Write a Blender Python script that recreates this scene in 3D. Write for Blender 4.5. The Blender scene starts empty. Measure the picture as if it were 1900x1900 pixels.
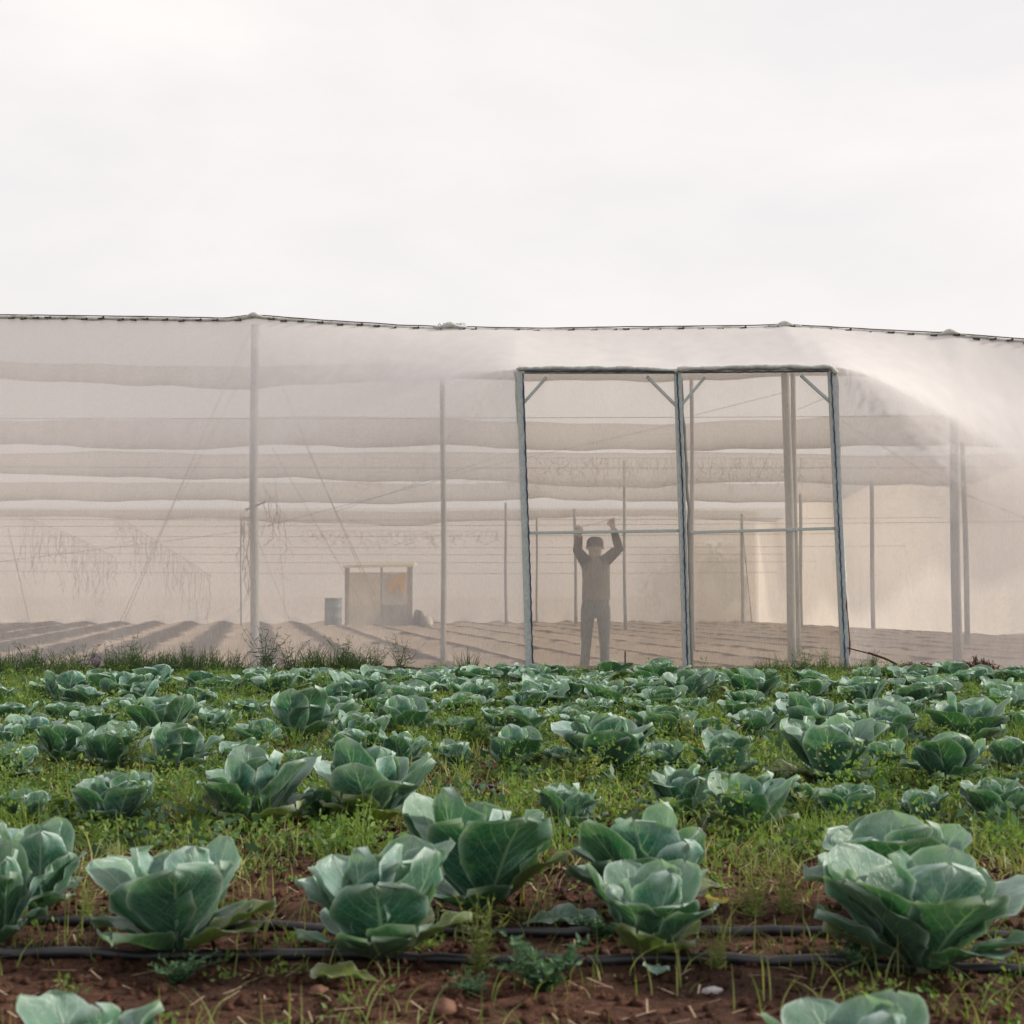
import bpy, math, random
import numpy as np
from mathutils import Vector, noise, Matrix
S = bpy.context.scene
C = S.collection
R = random.Random(7)
NR = np.random.RandomState(11)
rad = math.radians
# ------------------------------------------------------------------ camera, sky, sun, exposure
F, CAMH, HOR = 2714.0, 0.92, 1105.0
PITCH = math.atan((HOR-950)/F)
cd = bpy.data.cameras.new('camera'); cam = bpy.data.objects.new('camera', cd); C.objects.link(cam)
cam.location = (0, 0, CAMH); cam.rotation_euler = (rad(90)+PITCH, 0, 0)
cd.sensor_width = 36; cd.lens = 36*F/1900; cd.clip_end = 2000; cd.clip_start = .05
cd.dof.use_dof = True; cd.dof.focus_distance = 14.0; cd.dof.aperture_fstop = 6.3
S.camera = cam
SUN_EL, SUN_AZ = 24.0, 80.0         # azimuth measured from +Y (away from the camera) towards +X
w = bpy.data.worlds.new('World'); S.world = w; w.use_nodes = True
nt = w.node_tree; nt.nodes.clear()
def N(nt, t, **k):
    n = nt.nodes.new(t)
    for a, b in k.items():
        if a.startswith('i_'): n.inputs[a[2:].replace('_', ' ')].default_value = b
        else: setattr(n, a, b)
    return n
sky = N(nt, 'ShaderNodeTexSky', sky_type='NISHITA', sun_disc=False, sun_elevation=rad(SUN_EL), sun_rotation=rad(SUN_AZ), dust_density=3.0)
tc = N(nt, 'ShaderNodeTexCoord'); mp = N(nt, 'ShaderNodeMapping'); mp.inputs['Scale'].default_value = (1.6, 1.6, 4.2)
mp.inputs['Rotation'].default_value = (.35, .2, .4)
nz = N(nt, 'ShaderNodeTexNoise'); nz.inputs['Scale'].default_value = 2.2; nz.inputs['Detail'].default_value = 9; nz.inputs['Roughness'].default_value = .58
nz.inputs['Distortion'].default_value = .25
cr = N(nt, 'ShaderNodeValToRGB'); cr.color_ramp.elements[0].position = .33; cr.color_ramp.elements[1].position = .66
cr.color_ramp.elements[0].color = (.90, .90, .90, 1); cr.color_ramp.elements[1].color = (1, 1, 1, 1)
mx = N(nt, 'ShaderNodeMix', data_type='RGBA'); bg = N(nt, 'ShaderNodeBackground'); wo = N(nt, 'ShaderNodeOutputWorld')
mx.inputs['B'].default_value = (8.25, 7.85, 7.95, 1)
# soft second, large cloud veil
nz2 = N(nt, 'ShaderNodeTexNoise'); nz2.inputs['Scale'].default_value = 1.7; nz2.inputs['Detail'].default_value = 9
cr2 = N(nt, 'ShaderNodeValToRGB'); cr2.color_ramp.elements[0].color = (9.2, 8.95, 9.05, 1); cr2.color_ramp.elements[1].color = (10.2, 9.75, 9.55, 1)
cr2.color_ramp.elements[0].position = .35; cr2.color_ramp.elements[1].position = .65
L = nt.links.new
L(tc.outputs['Generated'], mp.inputs[0]); L(mp.outputs[0], nz.inputs['Vector']); L(mp.outputs[0], nz2.inputs['Vector'])
L(nz.outputs['Fac'], cr.inputs[0]); L(nz2.outputs['Fac'], cr2.inputs[0])
L(cr.outputs[0], mx.inputs['Factor']); L(sky.outputs[0], mx.inputs['A']); L(cr2.outputs[0], mx.inputs['B'])
L(mx.outputs['Result'], bg.inputs[0]); bg.inputs[1].default_value = .10; L(bg.outputs[0], wo.inputs[0])
sd = bpy.data.lights.new('sun', 'SUN'); sun = bpy.data.objects.new('sun', sd); C.objects.link(sun)
sd.energy = 5.0; sd.angle = rad(5.0); sd.color = (1, .92, .80)
sv = Vector((math.sin(rad(SUN_AZ))*math.cos(rad(SUN_EL)), math.cos(rad(SUN_AZ))*math.cos(rad(SUN_EL)), math.sin(rad(SUN_EL))))
sun.rotation_euler = sv.to_track_quat('Z', 'Y').to_euler(); sun.location = (20, 10, 20)
S.view_settings.view_transform = 'Standard'; S.view_settings.look = 'None'; S.view_settings.exposure = 0; S.view_settings.gamma = 1
S.render.engine = 'CYCLES'
S.cycles.transparent_max_bounces = 32; S.cycles.max_bounces = 8; S.cycles.diffuse_bounces = 4; S.cycles.transmission_bounces = 4
S.cycles.caustics_reflective = False; S.cycles.caustics_refractive = False
S.cycles.use_denoising = True

# ------------------------------------------------------------------ helpers
def P(px, py, Y):                    # point on the plane y = Y seen at photo pixel (1900 px frame)
    cx, cz = (px-950)/F, (950-py)/F
    c, s = math.cos(PITCH), math.sin(PITCH)
    d = Vector((cx, c-cz*s, s+cz*c)); return Vector((0, 0, CAMH))+d*(Y/d.y)
def G(px, py):                       # ground point at photo pixel
    cx, cz = (px-950)/F, (950-py)/F
    c, s = math.cos(PITCH), math.sin(PITCH)
    d = Vector((cx, c-cz*s, s+cz*c)); return Vector((0, 0, CAMH))+d*(-CAMH/d.z)
def link(name, me, mat=None, parent=None):
    o = bpy.data.objects.new(name, me); C.objects.link(o)
    if mat is not None and me is not None and len(me.materials) == 0: me.materials.append(mat)
    if parent: o.parent = parent
    return o
def tag(o, label=None, cat=None, group=None, kind=None):
    if label: o['label'] = label
    if cat: o['category'] = cat
    if group: o['group'] = group
    if kind: o['kind'] = kind
    return o
def empty(name, loc=(0, 0, 0), rz=0, **k):
    o = bpy.data.objects.new(name, None); C.objects.link(o); o.location = loc; o.rotation_euler = (0, 0, rz)
    o.empty_display_size = .1
    return tag(o, **k)
class MB:
    def __init__(s): s.v = []; s.f = []; s.uv = []
    def add(s, v, f, uv=None):
        n = len(s.v); s.v += [tuple(p) for p in v]; s.f += [tuple(i+n for i in q) for q in f]
        s.uv += list(uv) if uv is not None else [(0, 0)]*len(v)
    def box(s, c, d, rot=None):
        c = Vector(c); v = []
        for x in (-.5, .5):
            for y in (-.5, .5):
                for z in (-.5, .5):
                    q = Vector((x*d[0], y*d[1], z*d[2]))
                    if rot is not None: q = rot @ q
                    v.append(c+q)
        s.add(v, [(0, 1, 3, 2), (4, 6, 7, 5), (0, 4, 5, 1), (2, 3, 7, 6), (0, 2, 6, 4), (1, 5, 7, 3)])
    def bar(s, a, b, w, d=None):       # square section bar from a to b
        a, b = Vector(a), Vector(b); z = (b-a); l = z.length; rot = z.to_track_quat('Z', 'Y').to_matrix()
        ref = Vector((0, 1, 0)) if abs(z.normalized().y) < .9 else Vector((1, 0, 0))
        zz = z.normalized(); xx = ref.cross(zz).normalized(); yy = zz.cross(xx)
        rot = Matrix((xx, yy, zz)).transposed()
        s.box((a+b)/2, (w, d or w, l), rot)
    def tube(s, pts, r, n=8, cap=True):
        pts = [Vector(p) for p in pts]; rr = r if hasattr(r, '__len__') else [r]*len(pts)
        v = []; f = []
        for i, p in enumerate(pts):
            t = (pts[min(i+1, len(pts)-1)]-pts[max(i-1, 0)]).normalized()
            ref = Vector((0, 0, 1)) if abs(t.z) < .92 else Vector((0, 1, 0))
            x = ref.cross(t).normalized(); y = t.cross(x)
            for k in range(n):
                a = 2*math.pi*k/n; v.append(p+(x*math.cos(a)+y*math.sin(a))*rr[i])
        for i in range(len(pts)-1):
            for k in range(n):
                f.append((i*n+k, i*n+(k+1) % n, (i+1)*n+(k+1) % n, (i+1)*n+k))
        if cap: f.append(tuple(range(n))[::-1]); f.append(tuple((len(pts)-1)*n+k for k in range(n)))
        s.add(v, f)
    def mesh(s, name, smooth=True):
        m = bpy.data.meshes.new(name); m.from_pydata(s.v, [], s.f)
        uvl = m.uv_layers.new(name='UVMap')
        li = np.zeros(len(m.loops), dtype=np.int32); m.loops.foreach_get('vertex_index', li)
        uvl.data.foreach_set('uv', np.array(s.uv, dtype=np.float32)[li].ravel())
        if smooth: m.polygons.foreach_set('use_smooth', [True]*len(m.polygons))
        m.update(); return m
    def build(s, name, mat, parent=None, smooth=True):
        return link(name, s.mesh(name, smooth), mat, parent)
def np_mesh(name, v, f, tint=None, smooth=False):
    m = bpy.data.meshes.new(name); nv, nf, k = len(v), len(f), f.shape[1]
    m.vertices.add(nv); m.vertices.foreach_set('co', v.astype(np.float32).ravel())
    m.loops.add(nf*k); m.loops.foreach_set('vertex_index', f.astype(np.int32).ravel())
    m.polygons.add(nf); m.polygons.foreach_set('loop_start', np.arange(0, nf*k, k, dtype=np.int32))
    if smooth: m.polygons.foreach_set('use_smooth', np.ones(nf, dtype=bool))
    m.update(calc_edges=True)
    if tint is not None:
        a = m.attributes.new('tint', 'FLOAT', 'POINT'); a.data.foreach_set('value', tint.astype(np.float32))
    return m

# ------------------------------------------------------------------ materials
def mat(name):
    m = bpy.data.materials.new(name); m.use_nodes = True; m.node_tree.nodes.clear(); return m, m.node_tree
def ramp(nt, fac, stops, interp='LINEAR'):
    r = nt.nodes.new('ShaderNodeValToRGB'); r.color_ramp.interpolation = interp
    while len(r.color_ramp.elements) < len(stops): r.color_ramp.elements.new(.5)
    for e, (p, c) in zip(r.color_ramp.elements, stops): e.position = p; e.color = (*c, 1) if len(c) == 3 else c
    nt.links.new(fac, r.inputs[0]); return r.outputs[0]
def math_(nt, op, a, b=None, c=None, clamp=False):
    n = nt.nodes.new('ShaderNodeMath'); n.operation = op; n.use_clamp = clamp
    for i, x in enumerate((a, b, c)):
        if x is None: continue
        if hasattr(x, 'links') or hasattr(x, 'is_linked'): nt.links.new(x, n.inputs[i])
        else: n.inputs[i].default_value = x
    return n.outputs[0]
def noise_(nt, scale, detail=4, vec=None, rough=.5, dist=0, mscale=None, space='Object'):
    n = nt.nodes.new('ShaderNodeTexNoise'); n.inputs['Scale'].default_value = scale; n.inputs['Detail'].default_value = detail
    n.inputs['Roughness'].default_value = rough; n.inputs['Distortion'].default_value = dist
    if vec is None:
        t = nt.nodes.new('ShaderNodeTexCoord'); vec = t.outputs[space]
    if mscale:
        m = nt.nodes.new('ShaderNodeMapping'); m.inputs['Scale'].default_value = mscale; nt.links.new(vec, m.inputs[0]); vec = m.outputs[0]
    nt.links.new(vec, n.inputs['Vector']); return n.outputs['Fac']
def mixc(nt, fac, a, b, blend='MIX'):
    n = nt.nodes.new('ShaderNodeMix'); n.data_type = 'RGBA'; n.blend_type = blend
    for k, x in (('Factor', fac), ('A', a), ('B', b)):
        if hasattr(x, 'is_linked'): nt.links.new(x, n.inputs[k])
        elif k == 'Factor': n.inputs[k].default_value = x
        else: n.inputs[k].default_value = (*x, 1)
    return n.outputs['Result']
def principled(nt, col, rough=.7, spec=.5, bump=None, bstr=.3, bdist=.01, metal=0):
    p = nt.nodes.new('ShaderNodeBsdfPrincipled')
    if hasattr(col, 'is_linked'): nt.links.new(col, p.inputs['Base Color'])
    else: p.inputs['Base Color'].default_value = (*col, 1)
    if hasattr(rough, 'is_linked'): nt.links.new(rough, p.inputs['Roughness'])
    else: p.inputs['Roughness'].default_value = rough
    p.inputs['Specular IOR Level'].default_value = spec; p.inputs['Metallic'].default_value = metal
    if bump is not None:
        b = nt.nodes.new('ShaderNodeBump'); b.inputs['Strength'].default_value = bstr; b.inputs['Distance'].default_value = bdist
        nt.links.new(bump, b.inputs['Height']); nt.links.new(b.outputs[0], p.inputs['Normal'])
    return p
def out(nt, sh):
    o = nt.nodes.new('ShaderNodeOutputMaterial'); nt.links.new(sh.outputs[0] if hasattr(sh, 'outputs') else sh, o.inputs[0])
def simple(name, c1, c2, scale=8, rough=.7, spec=.3, bstr=.2, mscale=None, metal=0, detail=5):
    m, t = mat(name); f = noise_(t, scale, detail, mscale=mscale)
    col = ramp(t, f, [(.3, c1), (.7, c2)]); out(t, principled(t, col, rough, spec, f, bstr, .01, metal)); return m

def net_mat(name, opac, col, top=None, grain=.06, graze=.25, sag_tone=0):
    m, t = mat(name)
    if sag_tone:                          # roof cloth is denser and darker towards its sags
        ad = t.nodes.new('ShaderNodeAttribute'); ad.attribute_name = 'sag_tone'; opac = math_(t, 'MULTIPLY_ADD', ad.outputs['Fac'], sag_tone, opac)
    if top is not None:               # pale haze painted as extra opacity, growing upwards and to the right
        tcn = t.nodes.new('ShaderNodeTexCoord'); sx = t.nodes.new('ShaderNodeSeparateXYZ'); t.links.new(tcn.outputs['Object'], sx.inputs[0])
        def mr(v, a, b, c, d):
            q = t.nodes.new('ShaderNodeMapRange'); q.interpolation_type = 'SMOOTHSTEP'; t.links.new(v, q.inputs[0])
            for i_, x_ in enumerate((a, b, c, d)): q.inputs[i_+1].default_value = x_
            return q.outputs[0]
        opac = math_(t, 'ADD', mr(sx.outputs[2], 1.5, 3.7, opac, top), mr(sx.outputs[0], 4.2, 6.6, 0, .20))
        at = t.nodes.new('ShaderNodeAttribute'); at.attribute_name = 'haze'; opac = math_(t, 'ADD', opac, at.outputs['Fac'])
    tr = t.nodes.new('ShaderNodeBsdfTransparent'); tr.inputs[0].default_value = (1, .975, .95, 1)
    n1 = noise_(t, 5, 6, mscale=(1, 1, .25)); n2 = noise_(t, 110, 3, mscale=(1, 1, .12))
    c = mixc(t, ramp(t, n1, [(.3, (0, 0, 0)), (.7, (1, 1, 1))]), [x*.94 for x in col], col)
    df = t.nodes.new('ShaderNodeBsdfDiffuse'); tl = t.nodes.new('ShaderNodeBsdfTranslucent')
    if sag_tone: c = mixc(t, ad.outputs['Fac'], c, [x*.6 for x in col])
    t.links.new(c, df.inputs[0]); t.links.new(c, tl.inputs[0])
    ms = t.nodes.new('ShaderNodeMixShader'); ms.inputs[0].default_value = .45
    t.links.new(df.outputs[0], ms.inputs[1]); t.links.new(tl.outputs[0], ms.inputs[2])
    # threads close up when the cloth is seen at a slant, as any woven mesh does
    lw = t.nodes.new('ShaderNodeLayerWeight'); lw.inputs[0].default_value = .35
    o = math_(t, 'ADD', opac, math_(t, 'MULTIPLY', math_(t, 'POWER', lw.outputs['Facing'], 3.0), graze))
    o = math_(t, 'ADD', o, math_(t, 'MULTIPLY', math_(t, 'SUBTRACT', n1, .5), grain))
    o = math_(t, 'ADD', o, math_(t, 'MULTIPLY', math_(t, 'SUBTRACT', n2, .5), grain*1.5), clamp=True)
    mo = t.nodes.new('ShaderNodeMixShader'); t.links.new(o, mo.inputs[0]); t.links.new(tr.outputs[0], mo.inputs[1]); t.links.new(ms.outputs[0], mo.inputs[2])
    out(t, mo); return m
M = {}
M['front_net'] = net_mat('front_net', .46, (.91, .89, .90), top=.72, graze=.45, grain=.22)
M['door_net'] = net_mat('door_net', .39, (.88, .83, .79), grain=.20)
M['roof_net'] = net_mat('roof_net', .30, (.50, .47, .43), graze=.45, sag_tone=.40)
M['back_net'] = net_mat('back_net', .92, (.91, .86, .80), grain=.12)
M['patch_net'] = net_mat('patch_net', .78, (.86, .80, .68), grain=.2)
M['galv'] = simple('galvanised', (.38, .43, .42), (.52, .56, .54), 30, .55, .4, .1, metal=.15)
M['post'] = simple('weathered_post', (.27, .28, .26), (.38, .38, .36), 9, .8, .2, .2, mscale=(1, 1, .3))
M['roll'] = simple('rolled_net', (.36, .38, .35), (.62, .62, .58), 14, .9, .1, .5)
M['cord'] = simple('blue_cord', (.025, .035, .08), (.05, .07, .15), 30, .7, .3)
M['cable'] = simple('rust_cable', (.10, .05, .035), (.20, .11, .08), 30, .8, .2)
M['clip'] = simple('black_clip', (.02, .02, .02), (.05, .05, .05), 30, .5, .4)
M['wire'] = simple('grey_wire', (.09, .085, .08), (.16, .15, .14), 30, .6, .4)
M['hose'] = simple('black_hose', (.008, .008, .012), (.022, .021, .026), 22, .42, .5, .1)
M['dry'] = simple('dry_stem', (.24, .17, .12), (.40, .31, .22), 12, .9, .1)
M['twig'] = simple('dark_twig', (.055, .028, .022), (.11, .065, .05), 12, .9, .1)
M['grey_timber'] = simple('grey_timber', (.26, .26, .235), (.38, .36, .32), 6, .85, .2, mscale=(1, 1, .2))
M['tarp'] = simple('beige_sheet', (.66, .58, .46), (.8, .72, .60), 4, .8, .2)
M['blue_drum'] = simple('blue_drum', (.12, .17, .20), (.17, .22, .25), 4, .6, .4)
M['orange'] = simple('orange_cards', (.80, .42, .06), (.9, .55, .12), 4, .8, .2)
M['white'] = simple('white_board', (.55, .52, .48), (.7, .67, .62), 4, .8, .2)
M['bag_dark'] = simple('dark_sack', (.05, .055, .05), (.1, .1, .09), 5, .8, .2, .4)
M['bag_white'] = simple('white_sack', (.45, .42, .38), (.62, .58, .53), 5, .8, .2, .4)
M['stone'] = simple('pale_stone', (.22, .21, .22), (.50, .46, .46), 40, .8, .3, .5)
M['skin'] = simple('skin', (.44, .32, .25), (.52, .39, .31), 10, .6, .3, .05)
M['sweater'] = simple('grey_pullover', (.14, .132, .115), (.25, .235, .20), 18, .95, .1, .5)
M['trousers'] = simple('grey_trousers', (.075, .092, .092), (.125, .145, .14), 14, .95, .1, .5)
M['sleeve'] = simple('dark_sleeve', (.03, .032, .031), (.055, .055, .05), 18, .95, .1, .5)
M['cap'] = simple('dark_knit_cap', (.018, .018, .018), (.035, .033, .03), 30, .95, .1, .5)
M['shoe'] = simple('dark_shoe', (.03, .025, .02), (.06, .05, .04), 20, .8, .2)
M['eye'] = simple('eye', (.01, .01, .01), (.02, .02, .02), 20, .3, .5)

def leafy(name, c1, c2, trans=.35, rough=.55, tint=True, spec=.3):
    m, t = mat(name)
    if tint:
        a = t.nodes.new('ShaderNodeAttribute'); a.attribute_name = 'tint'; fac = a.outputs['Fac']
    else:
        fac = noise_(t, 14, 3)
    col = mixc(t, fac, c1, c2)
    p = principled(t, col, rough, spec); tl = t.nodes.new('ShaderNodeBsdfTranslucent'); t.links.new(mixc(t, 1, col, (1.0, 1.0, .55), 'MULTIPLY'), tl.inputs[0])
    ms = t.nodes.new('ShaderNodeMixShader'); ms.inputs[0].default_value = trans
    t.links.new(p.outputs[0], ms.inputs[1]); t.links.new(tl.outputs[0], ms.inputs[2]); out(t, ms); return m
M['grass'] = leafy('weed_grass', (.10, .18, .035), (.42, .42, .18), .45)
M['weed'] = leafy('weed_leaf', (.06, .15, .03), (.24, .34, .09), .45)
M['bluegreen_weed'] = leafy('bluish_weed', (.04, .10, .055), (.10, .19, .10), .3)
M['drygrass'] = leafy('dry_grass', (.22, .16, .09), (.50, .42, .27), .3)
M['wallgrass'] = leafy('wall_grass', (.035, .085, .028), (.12, .20, .07), .35)
M['yellowweed'] = leafy('yellow_weed', (.26, .27, .06), (.52, .47, .16), .4)
M['tree'] = leafy('tree_leaf', (.04, .06, .02), (.12, .13, .05), .3)

def cabbage_mat(name, deep, mid, wax, vein, trans=.2, waxamt=.16):
    m, t = mat(name)
    uvn = t.nodes.new('ShaderNodeUVMap'); sp = t.nodes.new('ShaderNodeSeparateXYZ'); t.links.new(uvn.outputs[0], sp.inputs[0])
    u = math_(t, 'MULTIPLY', math_(t, 'ABSOLUTE', math_(t, 'SUBTRACT', sp.outputs[0], .5)), 2)   # 0 midrib, 1 edge
    v = sp.outputs[1]
    oi = t.nodes.new('ShaderNodeObjectInfo')
    # midrib, thick at the base
    wv = math_(t, 'MULTIPLY_ADD', math_(t, 'SUBTRACT', 1, v), .12, .018)
    mid_m = math_(t, 'SUBTRACT', 1, math_(t, 'DIVIDE', u, wv), clamp=True)
    nn = noise_(t, 9, 3, vec=uvn.outputs[0])
    sarg = math_(t, 'ADD', math_(t, 'SUBTRACT', v, math_(t, 'MULTIPLY', math_(t, 'POWER', u, .8), .42)), math_(t, 'MULTIPLY', nn, .07))
    sv = math_(t, 'ABSOLUTE', math_(t, 'SINE', math_(t, 'MULTIPLY', sarg, 22)))
    side = math_(t, 'SUBTRACT', 1, math_(t, 'MULTIPLY', sv, math_(t, 'MULTIPLY_ADD', u, 4, 3.2)), clamp=True)
    side = math_(t, 'MULTIPLY', side, math_(t, 'SUBTRACT', 1.05, u), clamp=True)
    vor = t.nodes.new('ShaderNodeTexVoronoi'); vor.feature = 'DISTANCE_TO_EDGE'; vor.inputs['Scale'].default_value = 16; t.links.new(uvn.outputs[0], vor.inputs['Vector'])
    fine = math_(t, 'SUBTRACT', 1, math_(t, 'MULTIPLY', vor.outputs['Distance'], 14), clamp=True)
    veins = math_(t, 'ADD', math_(t, 'MULTIPLY', side, .85), math_(t, 'MULTIPLY', fine, .22)); veins = math_(t, 'MAXIMUM', veins, mid_m)
    geo = t.nodes.new('ShaderNodeNewGeometry')
    n1 = noise_(t, 7, 5, rough=.6)
    base = mixc(t, ramp(t, n1, [(.32, (0, 0, 0)), (.7, (1, 1, 1))]), deep, mid)
    base = mixc(t, math_(t, 'MULTIPLY', oi.outputs['Random'], .35), base, (.065, .15, .04))
    w1 = noise_(t, 11, 6, rough=.7)
    wax_glint_fac = math_(t, 'MULTIPLY', ramp(t, w1, [(.42, (0, 0, 0)), (.68, (1, 1, 1))]), waxamt)
    wax_glint_fac = math_(t, 'ADD', wax_glint_fac, math_(t, 'MULTIPLY', math_(t, 'MAXIMUM', math_(t, 'POWER', u, 9), math_(t, 'POWER', v, 14)), .30))  # sun highlights painted on leaf edges and tips
    wax_glint_fac = math_(t, 'ADD', wax_glint_fac, math_(t, 'MULTIPLY', geo.outputs['Backfacing'], .16), clamp=True)  # leaf backs painted paler, as if sunlit
    col = mixc(t, wax_glint_fac, base, wax); col = mixc(t, math_(t, 'MULTIPLY', veins, .75), col, vein)
    rim_glint = math_(t, 'MULTIPLY', math_(t, 'MAXIMUM', math_(t, 'POWER', u, 16), math_(t, 'POWER', v, 22)), math_(t, 'MULTIPLY_ADD', w1, 1.6, -.25), clamp=True)
    col = mixc(t, math_(t, 'MULTIPLY', rim_glint, .8), col, (.66, .76, .70))  # near-white highlight painted along the leaf rim
    # insect-bitten brown specks
    sp1 = noise_(t, 55, 2); col = mixc(t, ramp(t, sp1, [(.76, (0, 0, 0)), (.80, (1, 1, 1))]), col, (.30, .22, .12))
    hgt = math_(t, 'ADD', math_(t, 'MULTIPLY', veins, -.8), math_(t, 'MULTIPLY', n1, .6))
    p = principled(t, col, math_(t, 'MULTIPLY_ADD', n1, .35, .30), .4, hgt, .7, .006)
    p.inputs['Sheen Weight'].default_value = .08; p.inputs['Sheen Roughness'].default_value = .5
    tl = t.nodes.new('ShaderNodeBsdfTranslucent'); t.links.new(mixc(t, 1, col, (1.0, 1.25, .55), 'MULTIPLY'), tl.inputs[0])
    ms = t.nodes.new('ShaderNodeMixShader'); ms.inputs[0].default_value = trans
    t.links.new(p.outputs[0], ms.inputs[1]); t.links.new(tl.outputs[0], ms.inputs[2]); out(t, ms); return m
M['cab'] = cabbage_mat('cabbage_leaf', (.008, .074, .042), (.022, .145, .085), (.36, .50, .45), (.40, .56, .38))
M['cab_blue'] = cabbage_mat('cabbage_leaf_bluish', (.016, .115, .092), (.048, .195, .165), (.55, .68, .65), (.52, .65, .54), waxamt=.32)
M['cab_old'] = cabbage_mat('cabbage_leaf_old', (.075, .125, .022), (.16, .20, .03), (.25, .27, .10), (.30, .32, .12), .25, .2)
M['cab_stem'] = simple('cabbage_stem', (.10, .13, .07), (.22, .24, .15), 20, .7, .3)

# ------------------------------------------------------------------ ground
DIRX, DIRY = -.172, .985
def gz(x, y):
    if y > 55 or y < .8: return 0.0
    n = noise.noise(Vector((x*1.1, y*1.1, 0)))*.018
    if y < 18.2:
        n += noise.noise(Vector((x*7, y*7, 3)))*.010 + noise.noise(Vector((x*19, y*19, 5)))*.004
        # bank of earth along the foot of the netting
        n += .10*math.exp(-((y-17.35-.15*math.sin(x*.9))/.55)**2)*(.75+.5*noise.noise(Vector((x*.8, 3, 1))))
        n *= 1
    else:
        q = x*DIRY - y*DIRX
        n += .055*math.cos(q*2*math.pi/1.15+.5*noise.noise(Vector((x*.5, y*.5, 9)))) + noise.noise(Vector((x*4, y*4, 3)))*.022
    return n
ys = np.concatenate([[-300, -60, -8, .8], np.geomspace(1.6, 55, 520), [70, 120, 300, 900]])
xs = np.concatenate([[-900, -200, -60, -24], np.arange(-16, 16.01, .075), [24, 60, 200, 900]])
gv = np.zeros((len(ys), len(xs), 3))
for j, y in enumerate(ys):
    for i, x in enumerate(xs):
        gv[j, i] = (x, y, gz(x, y) if abs(x) < 17 else 0)
a = np.arange(len(ys)*len(xs)).reshape(len(ys), len(xs))
gf = np.stack([a[:-1, :-1], a[:-1, 1:], a[1:, 1:], a[1:, :-1]], -1).reshape(-1, 4)
m, t = mat('soil')
tc = t.nodes.new('ShaderNodeTexCoord'); sp = t.nodes.new('ShaderNodeSeparateXYZ'); t.links.new(tc.outputs['Object'], sp.inputs[0])
fa = noise_(t, 1.6, 6, rough=.65); fb = noise_(t, 26, 8, rough=.7); fc = noise_(t, 90, 4, rough=.6)
fcol = ramp(t, fb, [(.3, (.042, .020, .014)), (.52, (.125, .058, .038)), (.75, (.26, .135, .09))])
fcol = mixc(t, ramp(t, fa, [(.45, (0, 0, 0)), (.62, (1, 1, 1))]), fcol, (.060, .031, .021))
fcol = mixc(t, ramp(t, noise_(t, 150, 2), [(.68, (0, 0, 0)), (.74, (1, 1, 1))]), fcol, (.34, .26, .18))   # straw bits
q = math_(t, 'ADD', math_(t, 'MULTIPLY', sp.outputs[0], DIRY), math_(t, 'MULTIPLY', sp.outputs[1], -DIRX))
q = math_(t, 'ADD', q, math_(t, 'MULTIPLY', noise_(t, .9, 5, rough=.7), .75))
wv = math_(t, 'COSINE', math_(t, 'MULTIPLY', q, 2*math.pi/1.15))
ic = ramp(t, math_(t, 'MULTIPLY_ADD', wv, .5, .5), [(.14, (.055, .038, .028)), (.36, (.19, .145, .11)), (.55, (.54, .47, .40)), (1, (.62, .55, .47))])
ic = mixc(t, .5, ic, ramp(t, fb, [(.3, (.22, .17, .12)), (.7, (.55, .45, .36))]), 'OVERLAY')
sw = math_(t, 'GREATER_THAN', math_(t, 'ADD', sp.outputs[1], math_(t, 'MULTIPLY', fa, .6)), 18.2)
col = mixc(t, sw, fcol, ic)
h = math_(t, 'ADD', math_(t, 'MULTIPLY', fb, 1.0), math_(t, 'MULTIPLY', fc, .5))
out(t, principled(t, col, .95, .15, h, 1.0, .045))
M['soil'] = m
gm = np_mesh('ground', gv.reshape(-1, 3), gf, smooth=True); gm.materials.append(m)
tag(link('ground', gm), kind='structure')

# ------------------------------------------------------------------ the net house
DOORY = 17.2; TOPY = 19.1
nh = empty('net_house', (2.0, 19.1, 0), label='long pale shade-net house with sagging net roof and tall framed doorway', cat='greenhouse')
NHI = Matrix.Translation((-2.0, -19.1, 0))
def nhpart(o, parent=None):          # keep world placement, parent to the house
    o.parent = parent or nh
    o.matrix_parent_inverse = NHI if (parent is None or parent is nh) else Matrix.Identity(4)
    return o
cab_pts = [(-400, 584), (0, 586), (240, 589), (420, 592), (455, 588), (472, 585), (490, 588), (600, 596), (760, 606), (822, 608), (1000, 611), (1200, 608),
           (1400, 606), (1440, 604), (1455, 602), (1475, 605), (1600, 612), (1740, 619), (1762, 617), (1785, 622), (1900, 631), (2300, 660)]
cabw = [P(a_, b_, TOPY) for a_, b_ in cab_pts]
def cable_z(x):
    for p, q_ in zip(cabw, cabw[1:]):
        if p.x <= x <= q_.x: return p.z+(q_.z-p.z)*(x-p.x)/(q_.x-p.x)
    return cabw[0].z if x < 0 else cabw[-1].z
HL, HR = P(957, 688, DOORY), P(1549, 684, DOORY)
BL, BR = P(985, 1252, DOORY), P(1573, 1252, DOORY)
HZ = HL.z
def prof(side, u, wz):               # cross section of the net a distance u beyond a door post
    drop = (.34 if side < 0 else .53)
    hz0 = HZ if side < 0 else HR.z
    zr = max(1.6, hz0-drop*u*u/(u+.55))
    bump = 1.70*math.exp(-(u/(4.2 if side < 0 else 3.2))**1.7)
    yp = lambda z: 17.95+1.15*z/4.45
    yr = yp(zr)-bump
    y0 = 17.95-.75*math.exp(-(u/1.6))
    return zr, yr, y0
NB, NT = 46, 34
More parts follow.
